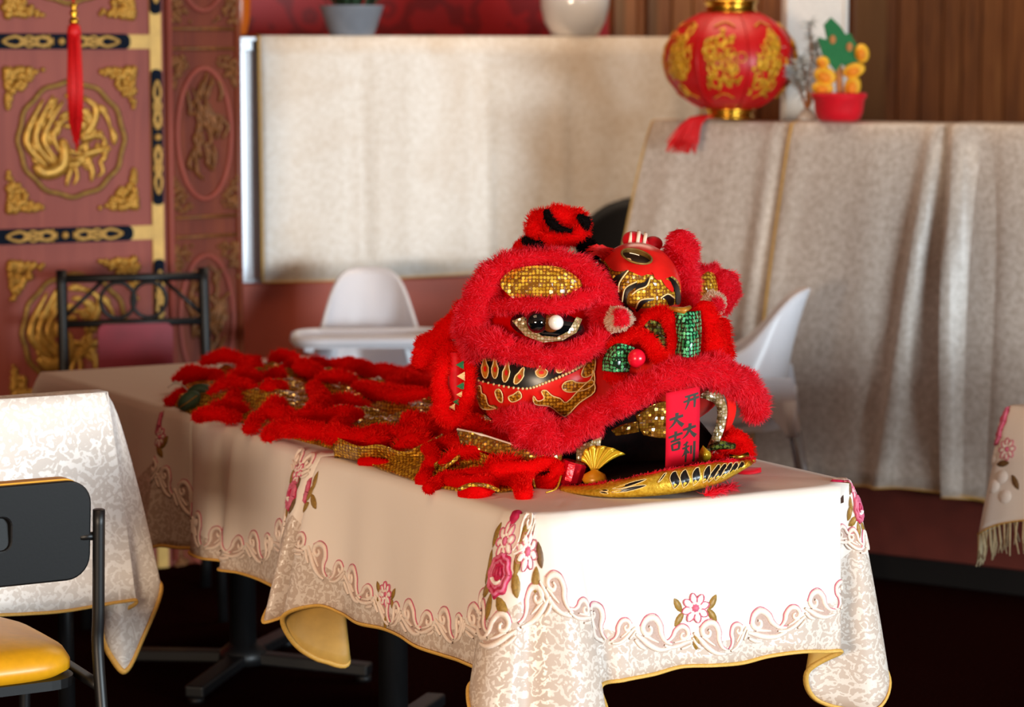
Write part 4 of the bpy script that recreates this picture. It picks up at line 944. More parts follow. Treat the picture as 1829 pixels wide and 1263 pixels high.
st += side(.1, 0, ww-.07, 0, 9, OUT_F, .445, .008, .7)+[(ww-.035, 0, .045, -.012, .445), (ww-.012, 0, .055, -.01, .45), (ww-.004, .002, -.01, .012, .50), (ww, .006, .012, -.02, .595), (ww, .012, .07, .0, .53), (ww, .02, .115, .0, .43), (ww, .035, .08, .02, .41), (ww, wd-.006, .03, .01, .43)]
st += [(ww-.02, wd, .0, .02, .44)]+side(ww-.08, wd, .08, wd, 8, OUT_B, .44, .008)+[(.02, wd, .0, .02, .44)]
cw = Cloth(OL, ww, wd, HW, st)
cw.build(['cloth_white', 'cloth_white', 'hem_gold'], None, 'tablecloth', 'white damask cloth with gold hem hung at the left behind the mustard chair', 'tablecloth'); cw.hem(r=.007)
# table at the right edge
Or = PZ(1800, 727)-B2*.75; Or[2] = 0
pedestal_table(Or, .75, .75, TH, 'black pedestal table cut by the right edge, in front of the booth')
st = side(0, .67, 0, .08, 5, OUT_L, .25, .01)+[(0, .03, -.05, .0, .25), (0, 0, -.07, -.02, .285), (0, 0, -.03, -.06, .30), (.02, 0, .01, -.04, .27)]+side(.1, 0, .66, 0, 6, OUT_F, .25, .014, .7)+[(.75, 0, .05, -.05, .33)]+side(.75, .08, .75, .67, 5, OUT_R, .25, .01)+[(.75, .75, .05, .05, .33)]+side(.67, .75, .08, .75, 5, OUT_B, .25, .01)+[(.02, .75, .02, .03, .28), (.005, .745, -.02, .05, .31), (0, .735, -.07, .02, .30), (0, .70, -.055, 0, .27)]
cr = Cloth(Or, .75, .75, TH, st); cr.b = lambda p: 9
cr.build(['cloth_row', 'cloth_row', 'hem_gold'], None, 'tablecloth', 'flower-embroidered tablecloth with fringe on the table at the right edge', 'tablecloth'); cr.hem(r=.004)
b = MB(); rg = random.Random(2)
for i in range(0, cr.M, 2):
    q = cr.G[i, -1]
    for k in range(1): b.tube([q, q+np.array([rg.uniform(-.006, .006), rg.uniform(-.006, .006), -.04]), q+np.array([rg.uniform(-.01, .01), rg.uniform(-.01, .01), -rg.uniform(.06, .08)])], [.0022, .0022, .0014], 4)
b.build('fringe', 'fringe', cr.o)
for px, py, kind in ((1775, 750, 'r'), (1745, 772, 'r2'), (1800, 800, 'd'), (1735, 800, 'w'), (1760, 815, 'w'), (1790, 850, 'w'), (1775, 870, 'w'), (1795, 890, 'w'), (1785, 760, 'l'), (1760, 790, 'l'), (1790, 825, 'l'), (1815, 860, 'l')):
    p, v = cr.locate(px, py)
    if kind == 'r': rose(cr, p, v, .03)
    elif kind == 'r2': rose(cr, p, v, .022)
    elif kind == 'd': daisy(cr, p, v, .026)
    elif kind == 'w': bb = MB(); blob_on(bb, cr, p, v, .6, .035, .032, .004, False); bb.build('petal', 'embroid_white', cr.o)
    else: leaf(cr, p, v, random.uniform(0, 3), .04, .016, 'embroid_brown')
# ------------------------------------------------------------------ the lion costume
lb = PZ(1060, 850)
LION = empty('lion_dance_costume', lb, 0, 'red and gold lion dance costume, furry head with sequinned cape spread over the tables', 'costume')
def P3(*q): return [PD(*x) for x in q]
def fur(name, paths, mat='fur_red', L=.0135, dens=115000, seed=1, parent=None, **kw):
    return fur_obj(name, [([PD(a, b, c) for a, b, c in p], r) for p, r in paths], mat, parent or LION, L=L, dens=dens, seed=seed, **kw)
class Ell:
    """ellipsoid standing at a point; hit() is where the sight line of a photo pixel meets it"""
    def __init__(s, c, r): s.c = np.array(c); s.r = np.array(r)
    def hit(s, px, py, off=0.0):
        r = s.r+off; o = (np.array([0, 0, CAMZ])-s.c)/r; d = ray(px, py)/r
        a = d@d; b = o@d; c = o@o-1; D = b*b-a*c
        if D < 0: t = -b/a; q = o+d*t; q /= np.linalg.norm(q); return s.c+q*r
        t = (-b-math.sqrt(D))/a; return s.c+(o+d*t)*r
    def decal(s, b, poly, off=.0015, cuts=2, smooth=True):
        v, f = fill2d(catmull(poly, len(poly)*3, True)[:, :2] if smooth else poly, cuts); b.add([s.hit(x, y, off) for x, y in v], f); return b
    def build(s, name, mat, su=40, sv=24): return MB().ball(s.c, s.r, su, sv).build(name, mat, LION)
def z2(x, y): return (1040+x/4.511, 380+y/4.511)
def z3(x, y): return (720+x/4.209, 600+y/4.209)
def z4(x, y): return (1000+x/4.21, 620+y/4.21)
# skull, eye mound, forehead, cheek shells
Ell(PD(1060, 660, 5.29), (.225, .17, .225)).build('skull', 'paint_red')
mound = Ell(PD(965, 560, 5.07), (.125, .105, .108)); mound.build('eye_mound', 'fur_scarlet')
fh = Ell(PD(1136, 522, 5.13), (.090, .115, .098)); fh.build('forehead', 'paint_red')
ck = Ell(PD(985, 665, 5.17), (.168, .19, .128)); cko = ck.build('cheek', 'paint_red')
far = Ell(PD(1205, 640, 5.24), (.115, .19, .13)); far.build('far_cheek', 'paint_red')
sn = Ell(PD(1190, 640, 5.05), (.085, .10, .09)); sn.build('snout', 'paint_red')
# forehead paint
b = MB(); fh.decal(b, [z2(*q) for q in [(150, 370), (300, 420), (430, 480), (560, 500), (700, 500), (780, 560), (790, 660), (740, 740), (600, 760), (440, 770), (330, 720), (280, 640), (250, 540), (180, 450)]], .001); b.build('gold_brow_patch', 'sequin_gold', LION)
b = MB()
for poly in ([(240, 540), (310, 490), (370, 460), (300, 560), (290, 640), (320, 720), (280, 720), (250, 640)], [(330, 690), (345, 610), (400, 570), (440, 560), (420, 610), (370, 650), (360, 740), (420, 800), (340, 770)],
             [(440, 580), (500, 560), (550, 510), (530, 580), (470, 620), (430, 640)], [(430, 770), (470, 710), (540, 695), (580, 700), (510, 725), (470, 770), (440, 800)], [(630, 680), (680, 660), (735, 680), (735, 740), (700, 745), (680, 700)],
             [(700, 520), (760, 560), (790, 640), (795, 720), (760, 740), (750, 640)], [(120, 380), (170, 400), (215, 460), (190, 490)]):
    fh.decal(b, [z2(*q) for q in poly], .0028, 1)
b.build('black_flame_paint', 'paint_black', LION)
b = MB()
for poly in ([(640, 530), (720, 560), (735, 640), (680, 600)], [(150, 300), (400, 290), (640, 330), (760, 470), (700, 520), (600, 540), (560, 480), (480, 510), (380, 470), (260, 470), (190, 400)]): fh.decal(b, [z2(*q) for q in poly], .0022, 2)
b.build('red_flame_paint', 'paint_red', LION)
b = MB()
for path in ([(290, 640), (300, 560), (370, 465)], [(430, 775), (470, 705), (580, 690)], [(630, 690), (690, 655), (745, 690)], [(400, 660), (450, 620), (520, 590), (550, 515)], [(320, 720), (345, 610), (440, 555)]):
    b.tube([fh.hit(*z2(*q), .0035) for q in catmull(path, 14)], .0016, 5)
b.build('flame_outline', 'paint_cream', LION)
# mirror on the forehead
q = z2(435, 362); n = fh.hit(*q, .01)-fh.hit(*q, 0); n /= np.linalg.norm(n); Rm = Vector(n).to_track_quat('Z', 'Y').to_matrix()
n2 = Vector((.22, -.36, .9)).normalized(); Rm = n2.to_track_quat('Z', 'Y').to_matrix()
mo = MB().lathe([(.0, 0), (.029, 0), (.029, .004), (0.0, .0045)], fh.hit(*q, .006), 30, Rm).build('forehead_mirror', 'mirror_glass', LION)
cm_ = fh.hit(*q, .006); MB().tube([cm_+np.array(Rm @ Vector((.03*math.cos(a), .03*math.sin(a), .003))) for a in np.linspace(0, 2*PI, 36, endpoint=False)], .0022, 6, closed=True).build('mirror_rim', 'old_gold', mo)
# cheek paint
b = MB(); ck.decal(b, [z3(*q) for q in [(530, 160), (700, 190), (830, 200), (960, 240), (1090, 220), (1200, 200), (1320, 180), (1420, 130), (1390, 200), (1300, 265), (1200, 310), (1060, 360), (930, 395), (740, 370), (550, 325)]], .0015); b.build('black_band_paint', 'paint_black', LION)
b = MB(); ck.decal(b, [z3(*q) for q in [(500, 40), (680, 50), (720, 170), (640, 190), (540, 180)]], .0025, 1); b.build('amber_patch', 'sequin_dull', LION)
b = MB(); ck.decal(b, [z3(*q) for q in [(480, 560), (560, 540), (680, 520), (760, 600), (760, 760), (640, 740), (470, 690)]], .0025, 1); b.build('amber_patch', 'sequin_dull', LION)
for x, y, rx, ry, t in ((615, 240, 26, 75, .05), (690, 245, 24, 72, .0), (775, 270, 26, 75, -.15), (875, 300, 30, 60, -.5), (1040, 268, 44, 44, 0), (1190, 228, 36, 48, -.4), (1290, 195, 26, 30, -.3)):
    pl = lambda s: [z3(x+rx*s*math.cos(a)*(1 if math.sin(a) > -.2 else .6)+t*ry*math.sin(a), y+ry*s*math.sin(a)) for a in np.linspace(0, 2*PI, 14, endpoint=False)]
    o = ck.decal(MB(), pl(1), .0032, 1, False).build('tear_paint', 'paint_amber', LION)
    ck.decal(MB(), [z3(x+rx*.45*math.cos(a), y+min(ry*.3, 24)*math.sin(a)+8) for a in np.linspace(0, 2*PI, 10, endpoint=False)], .0045, 0, False).build('red_dot_paint', 'paint_red', o); MB().tube([ck.hit(*p, .004) for p in pl(1.05)], .0013, 5, closed=True).build('tear_outline', 'paint_cream', o)
b = MB(); bp = catmull([(545, 330), (740, 376), (930, 396), (1060, 356), (1200, 298), (1330, 232), (1400, 180)], 34)
for i, q in enumerate(bp): b.ball(ck.hit(*z3(*q), .003), .0026+.001*(i/33), 8, 6)
b.build('bead_trim', 'bead', LION)
b = MB(); e = MB()
for poly in ([(540, 400), (580, 375), (590, 430), (620, 450), (640, 520), (700, 545), (600, 550), (560, 480)], [(690, 420), (720, 400), (745, 440), (745, 500), (710, 480)], [(790, 460), (830, 440), (870, 415), (890, 460), (850, 490), (810, 495)],
             [(980, 450), (1010, 490), (1060, 470), (1040, 420), (1075, 410), (1120, 450), (1180, 470), (1230, 500), (1330, 400), (1420, 330), (1440, 420), (1330, 500), (1230, 600), (1180, 590), (1100, 530), (990, 515)],
             [(1195, 390), (1215, 350), (1270, 335), (1300, 350), (1380, 350), (1420, 310), (1430, 250), (1440, 350), (1380, 400), (1290, 420), (1230, 420)], [(1340, 290), (1380, 200), (1440, 130), (1440, 260), (1380, 310)]):
    ck.decal(b, [z3(*q) for q in poly], .0028, 1); e.tube([ck.hit(*z3(*q), .0034) for q in catmull(poly, len(poly)*3, True)[:, :2]], .0013, 5, closed=True)
b.build('gold_flame_paint', 'sequin_paint', LION); e.build('gold_flame_outline', 'paint_cream', LION)
# ---- eye
er = PD(978, 582, 4.955)
eye = MB().ball(er, (.072, .028, .030), 28, 14, Matrix.Rotation(.12, 3, 'Y')).build('eye', 'eye_black', LION)
ee = Ell(er, (.072, .028, .032))
b = MB(); ee.decal(b, [(908, 553), (935, 566), (945, 585), (968, 600), (995, 602), (1015, 592), (1030, 566), (1040, 570), (1030, 594), (1005, 608), (970, 612), (938, 600), (915, 574)], .003, 1, False); b.build('eye_rim', 'sequin_cream', eye)
MB().ball(PD(960, 575, 4.925), .022, 20, 12).build('eyeball', 'eye_black', eye)
MB().ball(PD(984, 577, 4.924), .018, 20, 12).build('amber_dome', 'eye_amber', eye)
MB().ball(PD(993, 576, 4.90), .0145, 18, 12).build('pearl', 'pearl', eye)
gp = Ell(PD(962, 512, 5.015), (.1, .075, .06)); b = MB(); gp.decal(b, [(893, 508), (908, 486), (940, 476), (985, 475), (1015, 484), (1040, 510), (1000, 532), (975, 540), (945, 544), (915, 532)], .006, 2); b.build('lid_sequin_patch', 'sequin_gold', LION)
# ---- fur of the head
fur('brow_fur', [([(846, 625, 5.04), (842, 580, 5.0), (858, 528, 4.985), (892, 480, 4.975), (950, 460, 4.97), (1008, 464, 4.97), (1055, 494, 4.975), (1078, 540, 4.985), (1074, 585, 4.985)], [.022, .03, .029, .021, .014, .015, .022, .024, .022]),
                 ([(880, 490, 5.03), (950, 464, 5.03), (1030, 482, 5.03)], .02)], L=.0135, seed=2)
fur('eyelid_fur', [([(884, 548, 4.975), (925, 543, 4.945), (975, 549, 4.93), (1025, 540, 4.935), (1062, 526, 4.955)], [.011, .014, .015, .015, .012])], L=.011, seed=3)
fur('under_eye_fur', [([(852, 605, 4.99), (880, 610, 4.96), (905, 612, 4.945)], [.026, .02, .014]), ([(880, 622, 4.97), (930, 630, 4.945), (990, 638, 4.935), (1040, 626, 4.945), (1075, 600, 4.965)], [.016, .018, .019, .02, .018])], L=.0135, seed=4)
fur('cheek_fur', [([(900, 752, 5.0), (930, 750, 4.965), (960, 760, 4.955)], [.022, .028, .026]), ([(935, 775, 4.965), (985, 780, 4.945)], .03)], L=.0135, seed=5)
fur('upper_lip_fur', [([(990, 795, 4.95), (1035, 765, 4.93), (1080, 735, 4.915), (1130, 705, 4.90), (1185, 678, 4.895), (1240, 663, 4.915), (1290, 668, 4.96), (1335, 695, 5.02), (1352, 735, 5.07)], [.016, .021, .023, .024, .025, .027, .028, .026, .019])], L=.0135, seed=6)
fur('nose_fur', [([(1090, 625, 4.96), (1120, 605, 4.95), (1150, 600, 4.94), (1170, 625, 4.925), (1185, 650, 4.92)], .013), ([(1148, 585, 4.97), (1165, 565, 4.965), (1190, 565, 4.955), (1203, 590, 4.945), (1203, 625, 4.935), (1190, 645, 4.93)], .014),
                 ([(1090, 670, 4.955), (1120, 690, 4.94)], .012)], 'fur_scarlet', L=.008, dens=150000, seed=7)
fur('far_nose_fur', [([(1258, 555, 4.99), (1268, 590, 4.985), (1272, 630, 4.98), (1275, 650, 4.975)], [.018, .02, .022, .02]), ([(1290, 580, 5.06), (1293, 620, 5.05), (1288, 645, 5.03)], .016)], 'fur_scarlet', L=.010, seed=8)
fur('far_brow_fur', [([(1216, 436, 5.2), (1222, 480, 5.19), (1228, 530, 5.16), (1225, 560, 5.12)], [.028, .025, .022, .018])], L=.012, seed=9)
fur('far_eye_fur', [([(1288, 505, 5.3), (1295, 520, 5.3), (1288, 540, 5.29)], [.026, .028, .024]), ([(1250, 486, 5.28), (1275, 484, 5.3)], .014)], L=.011, seed=10)
b = MB(); s2 = Ell(PD(1258, 515, 5.3), (.03, .05, .045)); b.ball(s2.c, s2.r, 20, 12); b.build('far_lid_sequin_patch', 'sequin_gold', LION)
# crest on the crown: twisted red and black
fur('crest_fur', [([(955, 425, 5.2), (960, 400, 5.19), (985, 388, 5.19), (1015, 388, 5.2), (1036, 400, 5.2), (1030, 425, 5.2)], [.018, .02, .018, .02, .018, .018]), ([(930, 442, 5.2), (960, 436, 5.18), (1000, 425, 5.17), (1030, 420, 5.17)], [.016, .018, .02, .02])], 'fur_scarlet', L=.009, seed=11)
fur('crest_black_fur', [([(940, 430, 5.185), (955, 438, 5.17), (968, 436, 5.165)], .01), ([(976, 380, 5.165), (984, 398, 5.155), (1002, 410, 5.152), (1018, 412, 5.152)], [.007, .008, .007, .005]), ([(1036, 388, 5.17), (1046, 398, 5.17), (1047, 408, 5.175)], [.007, .010, .005]), ([(1040, 430, 5.2), (1052, 445, 5.18), (1062, 460, 5.16)], [.014, .016, .012])], 'fur_black', L=.008, seed=12)
rg = random.Random(9); b = MB()
for i in range(40):
    st_ = PD(1085+rg.uniform(-12, 14), 452+rg.uniform(-8, 14), 5.1); e_ = PD(1052+rg.uniform(-8, 14), 436+rg.uniform(0, 24), 5.1); b.tube([st_, (st_+e_)/2+UP*.006, e_], [.0022, .002, .0008], 4)
b.build('crown_hair', 'tassel_red', LION)
# pompoms: a white rimmed red ball
def pom(px, py, d, r, tilt):
    c = PD(px, py, d); n = Vector((-c[0]*.1+tilt, -1, .12)).normalized(); R = n.to_track_quat('Z', 'Y').to_matrix()
    o = fur_obj('pompom', [([c-np.array(n)*.012, c+np.array(n)*.004], r*.85)], 'fur_white', LION, L=r*.2, dens=150000, seed=int(px), spread=.4, droop=0)
    fur_obj('pompom_heart', [([c+np.array(n)*(r*.5), c+np.array(n)*(r*.68)], r*.6)], 'fur_red', o, L=r*.22, dens=180000, seed=int(px)+1, spread=.4, droop=0)
    MB().tube(catmull([c-np.array(n)*.01, c+np.array([.01, .05, -.02]), c+np.array([.012, .11, -.03])], 8), .003, 6).build('pompom_stem', 'gold', o)
pom(1106, 571, 4.94, .028, .1); pom(1274, 546, 5.06, .026, .35)
o = MB(); c = PD(1135, 432, 5.2); o.ball(c, (.027, .025, .02), 20, 12, Matrix.Rotation(.4, 3, 'Y')); o = o.build('striped_ball', 'red_velvet', LION)
for k in (-.45, .1, .6): MB().tube([c+np.array([.027*k+.02*(1-k*k)**.5*0, 0, 0])+np.array([0.004*math.sin(a), -.0265*math.cos(a)*(1-k*k)**.5, .0215*math.sin(a)*(1-k*k)**.5]) for a in np.linspace(-1.4, 1.5, 12)], .004, 6, flat=.5).build('stripe', 'pom_white', o)
MB().ball(PD(1166, 436, 5.22), (.02, .02, .016), 16, 10).build('back_ball', 'red_velvet', LION)
# nose
def patch(name, mat, rows, thick=.004, parent=None):   # rows of (px, py, depth) points
    G = np.array([[PD(*q) for q in catmull(r, 9)] for r in rows]); G = np.array([catmull(G[:, j], 16) for j in range(9)])
    return MB().grid(G).build(name, mat, parent or LION, solid=thick)
patch('nose_bridge', 'sequin_green', [[(1195, 556, 4.965), (1222, 558, 4.935), (1248, 556, 4.97)], [(1204, 585, 4.945), (1228, 585, 4.915), (1250, 585, 4.955)], [(1210, 612, 4.93), (1230, 612, 4.905), (1249, 610, 4.945)], [(1208, 634, 4.925), (1228, 638, 4.905), (1247, 634, 4.94)]])
patch('nose_crease', 'sequin_olive', [[(1148, 575, 4.965), (1165, 572, 4.955), (1180, 580, 4.95)], [(1160, 600, 4.95), (1175, 598, 4.94), (1190, 605, 4.94)], [(1172, 622, 4.94), (1182, 622, 4.935), (1192, 620, 4.935)]])
patch('nostril', 'sequin_green', [[(1090, 620, 4.955), (1110, 615, 4.935), (1135, 622, 4.945)], [(1080, 642, 4.95), (1100, 640, 4.922), (1126, 645, 4.935)], [(1078, 662, 4.95), (1098, 664, 4.925), (1122, 664, 4.935)]])
MB().ball(PD(1137, 640, 4.915), (.017, .017, .018), 18, 12).build('nose_ball', 'satin_red', LION)
MB().tube([PD(*q) for q in ((1192, 551, 4.955), (1222, 555, 4.93), (1232, 549, 4.955))], [.004, .007, .004], 8).build('nose_ridge', 'paint_amber', LION)
# ---- ear on the near side
fur('ear_fur', [([(822, 545, 5.12), (812, 575, 5.1), (790, 600, 5.1), (765, 622, 5.1), (752, 645, 5.1)], [.012, .018, .022, .024, .018]), ([(800, 622, 5.08), (787, 660, 5.07), (785, 700, 5.06), (795, 738, 5.05), (815, 748, 5.05), (832, 715, 5.05), (836, 665, 5.06), (826, 625, 5.07)], [.014, .014, .014, .016, .015, .012, .012, .012])], 'fur_scarlet', L=.009, seed=14)
b = MB(); G = [[PD(800+t*(30), y, 5.075-.012*math.sin(PI*t)) for t in np.linspace(0, 1, 6)] for y in np.linspace(630, 745, 10)]
b.grid(G); b.build('ear_lining', 'red_velvet', LION, solid=.006)
for i, (x, y) in enumerate([(826, 652), (828, 672), (827, 690), (824, 705), (818, 718), (811, 727), (803, 734)]):
    c0 = PD(x, y, 5.045); sz = .013 if i < 3 else .010; m1 = MB().add([c0+np.array([sz*.2, 0, sz*.7]), c0+np.array([-sz, 0, 0]), c0+np.array([sz*.2, 0, -sz*.7]), c0+np.array([0, -.004, 0])], [(0, 1, 3), (1, 2, 3), (2, 0, 3)]).build('ear_tooth', 'felt_green' if i % 2 == 0 else 'paint_cream', LION, smooth=False, solid=.002)
# ---- lower jaw dish, mouth
rim = catmull([z4(10, 1058), z4(200, 1052), z4(420, 1018), z4(640, 970), z4(860, 925), z4(1100, 885), z4(1300, 862), z4(1455, 850)], 40)
bot = catmull([z4(10, 1066), z4(160, 1100), z4(360, 1120), z4(560, 1118), z4(800, 1100), z4(1010, 1065), z4(1220, 1000), z4(1455, 858)], 40)
G = []; jd = []
for i in range(40):
    f = i/39; pb_ = PZ(*bot[i], .757+.02*f**2+(.045*f**8)); d0 = pb_[1]; pr_ = PD(*rim[i], d0+.012)
    G.append([pr_*(1-t)+pb_*t+np.array([0, -.012*math.sin(PI*t), 0]) for t in np.linspace(0, 1, 6)])
G = np.array(G); JG = G
jaw = MB().grid(G).build('jaw_dish', 'gold_jaw', LION, solid=.004)
# dish floor rising to the back
F = np.array([[G[i, 0]*(1-t)+(np.array([G[i, 0, 0]*.75+.07, 5.22, .765]))*t for t in np.linspace(0, 1, 6)] for i in range(40)]); MB().grid(F).build('jaw_floor', 'mouth_dark', jaw)
fur_obj('jaw_trim', [(G[:, 0], .004)], 'fur_red', jaw, L=.006, dens=150000, seed=21)
def jp(s, t, off=.0022):
    off = off+.003
    i = min(int(s*39), 38); f = s*39-i; j = min(int(t*5), 4); g = t*5-j
    q = (JG[i, j]*(1-f)+JG[i+1, j]*f)*(1-g)+(JG[i, j+1]*(1-f)+JG[i+1, j+1]*f)*g; return q+np.array([.2*off, -off, .3*off])
b = MB(); e = MB()
for s0, t0, L, w, sk in ((.24, .45, .05, .10, .2), (.25, .72, .05, .10, .2), (.36, .3, .16, .10, -.25), (.37, .58, .17, .13, -.2), (.52, .2, .03, .10, -.4), (.585, .42, .055, .13, 2.6), (.635, .45, .055, .13, 2.6), (.685, .42, .05, .13, 2.4), (.735, .4, .045, .12, 2.2), (.775, .42, .05, .1, -1.6), (.81, .42, .055, .1, -1.5), (.845, .4, .05, .1, -1.4), (.88, .4, .045, .1, -1.2), (.915, .4, .04, .09, -1.1)):
    out = [(s0+L*.5*math.cos(a)+(sk*.02*math.sin(a) if abs(sk) > 1 else 0), t0+(.42 if abs(sk) > 1 else w*1.1)*math.sin(a)*(1-.3*abs(math.cos(a)))+(sk*math.cos(a)*.5 if abs(sk) < 1 else 0)) for a in np.linspace(0, 2*PI, 16, endpoint=False)]
    if abs(sk) > 1: out = [(s0+(x-s0)*.8+(t-.42)*(-.07 if sk > 0 else .06), t) for x, t in out]
    out = [(min(max(x, .01), .98), min(max(t, .06), .95)) for x, t in out]
    b.add([jp(*q) for q in out]+[jp(s0, min(max(t0, .1), .9), .003)], [(k, (k+1) % 16, 16) for k in range(16)]); e.tube([jp(*q, .0022) for q in out], .0008, 4, closed=True)
b.build('black_stripe_paint', 'paint_black', jaw); e.build('stripe_outline', 'paint_cream', jaw)
# mouth lining: dark vault behind the lip
G = np.array([[PD(1000+300*s_, 800-130*math.sin(PI*min(1, s_*.95+.1))*(t), 5.0+.09*math.sin(PI*s_)+.06*(1-t)) for t in np.linspace(-.55, 1, 10)] for s_ in np.linspace(0, 1, 20)])
MB().grid(G).build('mouth_lining', 'mouth_dark', LION, solid=.004)
ml = [(1255, 702, 5.0), (1278, 708, 5.0), (1290, 730, 5.01), (1288, 755, 5.02), (1278, 785, 5.02), (1268, 805, 5.02)]
patch('mouth_side_band', 'sequin_cream', [[(x-9, y+(8 if i < 2 else 0), d) for i, (x, y, d) in enumerate(ml)], [(x, y, d-.004) for x, y, d in ml], [(x+9, y-(8 if i < 2 else 0), d) for i, (x, y, d) in enumerate(ml)]])
patch('mouth_side_edge', 'paint_red', [[(1265, 690, 5.0), (1295, 702, 5.0), (1302, 735, 5.01), (1297, 770, 5.02)], [(1280, 690, 5.01), (1310, 705, 5.02), (1315, 735, 5.03), (1305, 765, 5.03)]])
patch('mouth_corner_band', 'sequin_cream', [[(1030, 800, 4.97), (1050, 790, 4.965), (1075, 780, 4.965)], [(1030, 825, 4.965), (1055, 820, 4.96), (1072, 800, 4.96)]])
patch('palate', 'sequin_dull', [[(1135, 742, 5.0), (1165, 722, 5.0), (1195, 715, 5.0)], [(1140, 762, 5.01), (1168, 752, 5.01), (1198, 748, 5.01)], [(1150, 775, 5.02), (1172, 780, 5.02), (1200, 782, 5.02)]])
patch('palate', 'sequin_dull', [[(1092, 768, 4.99), (1112, 758, 4.99), (1138, 752, 5.0)], [(1100, 776, 5.0), (1118, 774, 5.0), (1140, 770, 5.01)]])
# tongue ribbon bow, knobs and foil
def petal(name, pts, mat, parent=None, th=.003): 
    G = np.array([[PD(*q) for q in r] for r in pts]); G = np.array([catmull(G[i], 8) for i in range(len(G))]); G = np.array([catmull(G[:, j], 12) for j in range(8)]); return MB().grid(G).build(name, mat, parent or LION, solid=th)
kn = PD(1060, 848, 4.925)
bowG = []
for i, (x, y) in enumerate(catmull([(1038, 826), (1042, 808), (1056, 797), (1078, 797), (1098, 802), (1117, 812)], 19)):
    tipp = PD(x, y, 4.925+(.012 if i % 3 == 0 else -.008)); bowG.append([kn*(1-t)+tipp*t+UP*.006*math.sin(PI*t) for t in np.linspace(.04, 1, 7)])
bow = MB().grid(bowG).build('ribbon_bow', 'ribbon_gold', LION, solid=.002)
MB().lathe([(.0, 0), (.018, .002), (.024, .012), (.02, .022), (.006, .03), (0, .032)], PZ(1062, 868, .762), 18).build('bow_knot', 'knob_amber', bow)
petal('ribbon_bow', [[(1248, 828, 4.98), (1250, 810, 4.97), (1256, 797, 4.98)], [(1256, 828, 4.97), (1260, 812, 4.96), (1262, 805, 4.97)], [(1264, 824, 4.98), (1268, 815, 4.97), (1266, 808, 4.98)]], 'ribbon_gold')
MB().lathe([(0, 0), (.021, 0), (.024, .01), (.025, .042), (.022, .046), (0, .045)], PZ(1017, 866, .758), 12, Matrix.Rotation(.25, 3, 'Y')).build('foil_cup', 'foil_red', LION, smooth=False)
# right-hand trimmings
fur('chin_fur', [([(1290, 800, 5.05), (1315, 785, 5.07), (1330, 800, 5.08), (1335, 815, 5.08)], [.014, .018, .016, .012]), ([(1275, 820, 5.03), (1310, 822, 5.04)], .012), ([(1300, 765, 5.08), (1290, 790, 5.07)], .012)], 'fur_scarlet', L=.009, seed=22)
MB().tube(P3((1268, 800, 5.0), (1290, 795, 5.0), (1312, 797, 5.01)), [.006, .009, .006], 8).build('sequin_cord', 'sequin_olive', LION)
MB().tube(P3((1302, 816, 5.02), (1320, 816, 5.02), (1336, 812, 5.03)), .005, 8).build('gold_cord', 'gold', LION)
lf = PZ(1330, 842); 
c0 = PZ(1332, 842, .757); L_ = .03; MB().grid([[c0+np.array([L_*u, L_*.9*v*(1-u*u*.7), .008*(1-v*v)]) for v in np.linspace(-1, 1, 7)] for u in np.linspace(-1, 1, 9)]).build('felt_petal', 'red_velvet', LION, solid=.003)
fur_obj('reflection_tuft', [([PZ(1262, 884, .762), PZ(1285, 876, .764), PZ(1308, 868, .762)], [.006, .011, .007])], 'fur_red', LION, L=.018, dens=60000, seed=23, squash=.5, spread=.8)  # flat red tuft added to imitate the fur's red reflection under the dish
# ---- gold piping panel between head and cape
patch('collar_panel', 'sequin_dull', [[(817, 768, 5.03), (860, 778, 5.0), (920, 797, 4.97), (1005, 806, 4.95)], [(822, 782, 5.02), (862, 794, 4.99), (920, 812, 4.96), (1003, 820, 4.945)], [(825, 795, 5.02), (865, 806, 4.985), (922, 824, 4.955), (1000, 836, 4.94)]])
MB().tube(P3((817, 767, 5.028), (860, 777, 4.998), (920, 796, 4.968), (940, 805, 4.96)), .003, 6).build('collar_piping', 'embroid_cord', LION)
# ------------------------------------------------------------------ cape heaped over the tables
NEAR = [(296, 716), (345, 742), (430, 756), (520, 784), (600, 806), (690, 842), (770, 868), (850, 880), (930, 876), (1000, 862)]
FAR = [(330, 690), (400, 676), (470, 668), (540, 664), (600, 672), (690, 690), (770, 705), (840, 730), (900, 760), (960, 800)]
nearP = catmull([PZ(*q, .756) for q in NEAR], 90); farP = catmull([PZ(*q, .756) for q in FAR], 90)
def cape_pt(s, t, lift=0.0):
    i = min(max(s, 0), 1)*88.999; k = int(i); f = i-k
    a = nearP[k]*(1-f)+nearP[k+1]*f; b = farP[k]*(1-f)+farP[k+1]*f; q = a*(1-t)+b*t
    env = min(1, 5*t, 5*(1-t)+.15, 7*s+.1, 6*(1-s)+.3)
    h = env*(.020+.018*s+.016*(wob(q, 26, 2.)+.6)+.012*(wob(q, 60, 4.)+.4))
    q = q+UP*(max(.003, h)+lift); return q
G = np.array([[cape_pt(s, t) for t in np.linspace(0, 1, 60)] for s in np.linspace(0, 1, 150)])
cape = MB().grid(G).build('cape', 'sequin_gold', LION, solid=.003)
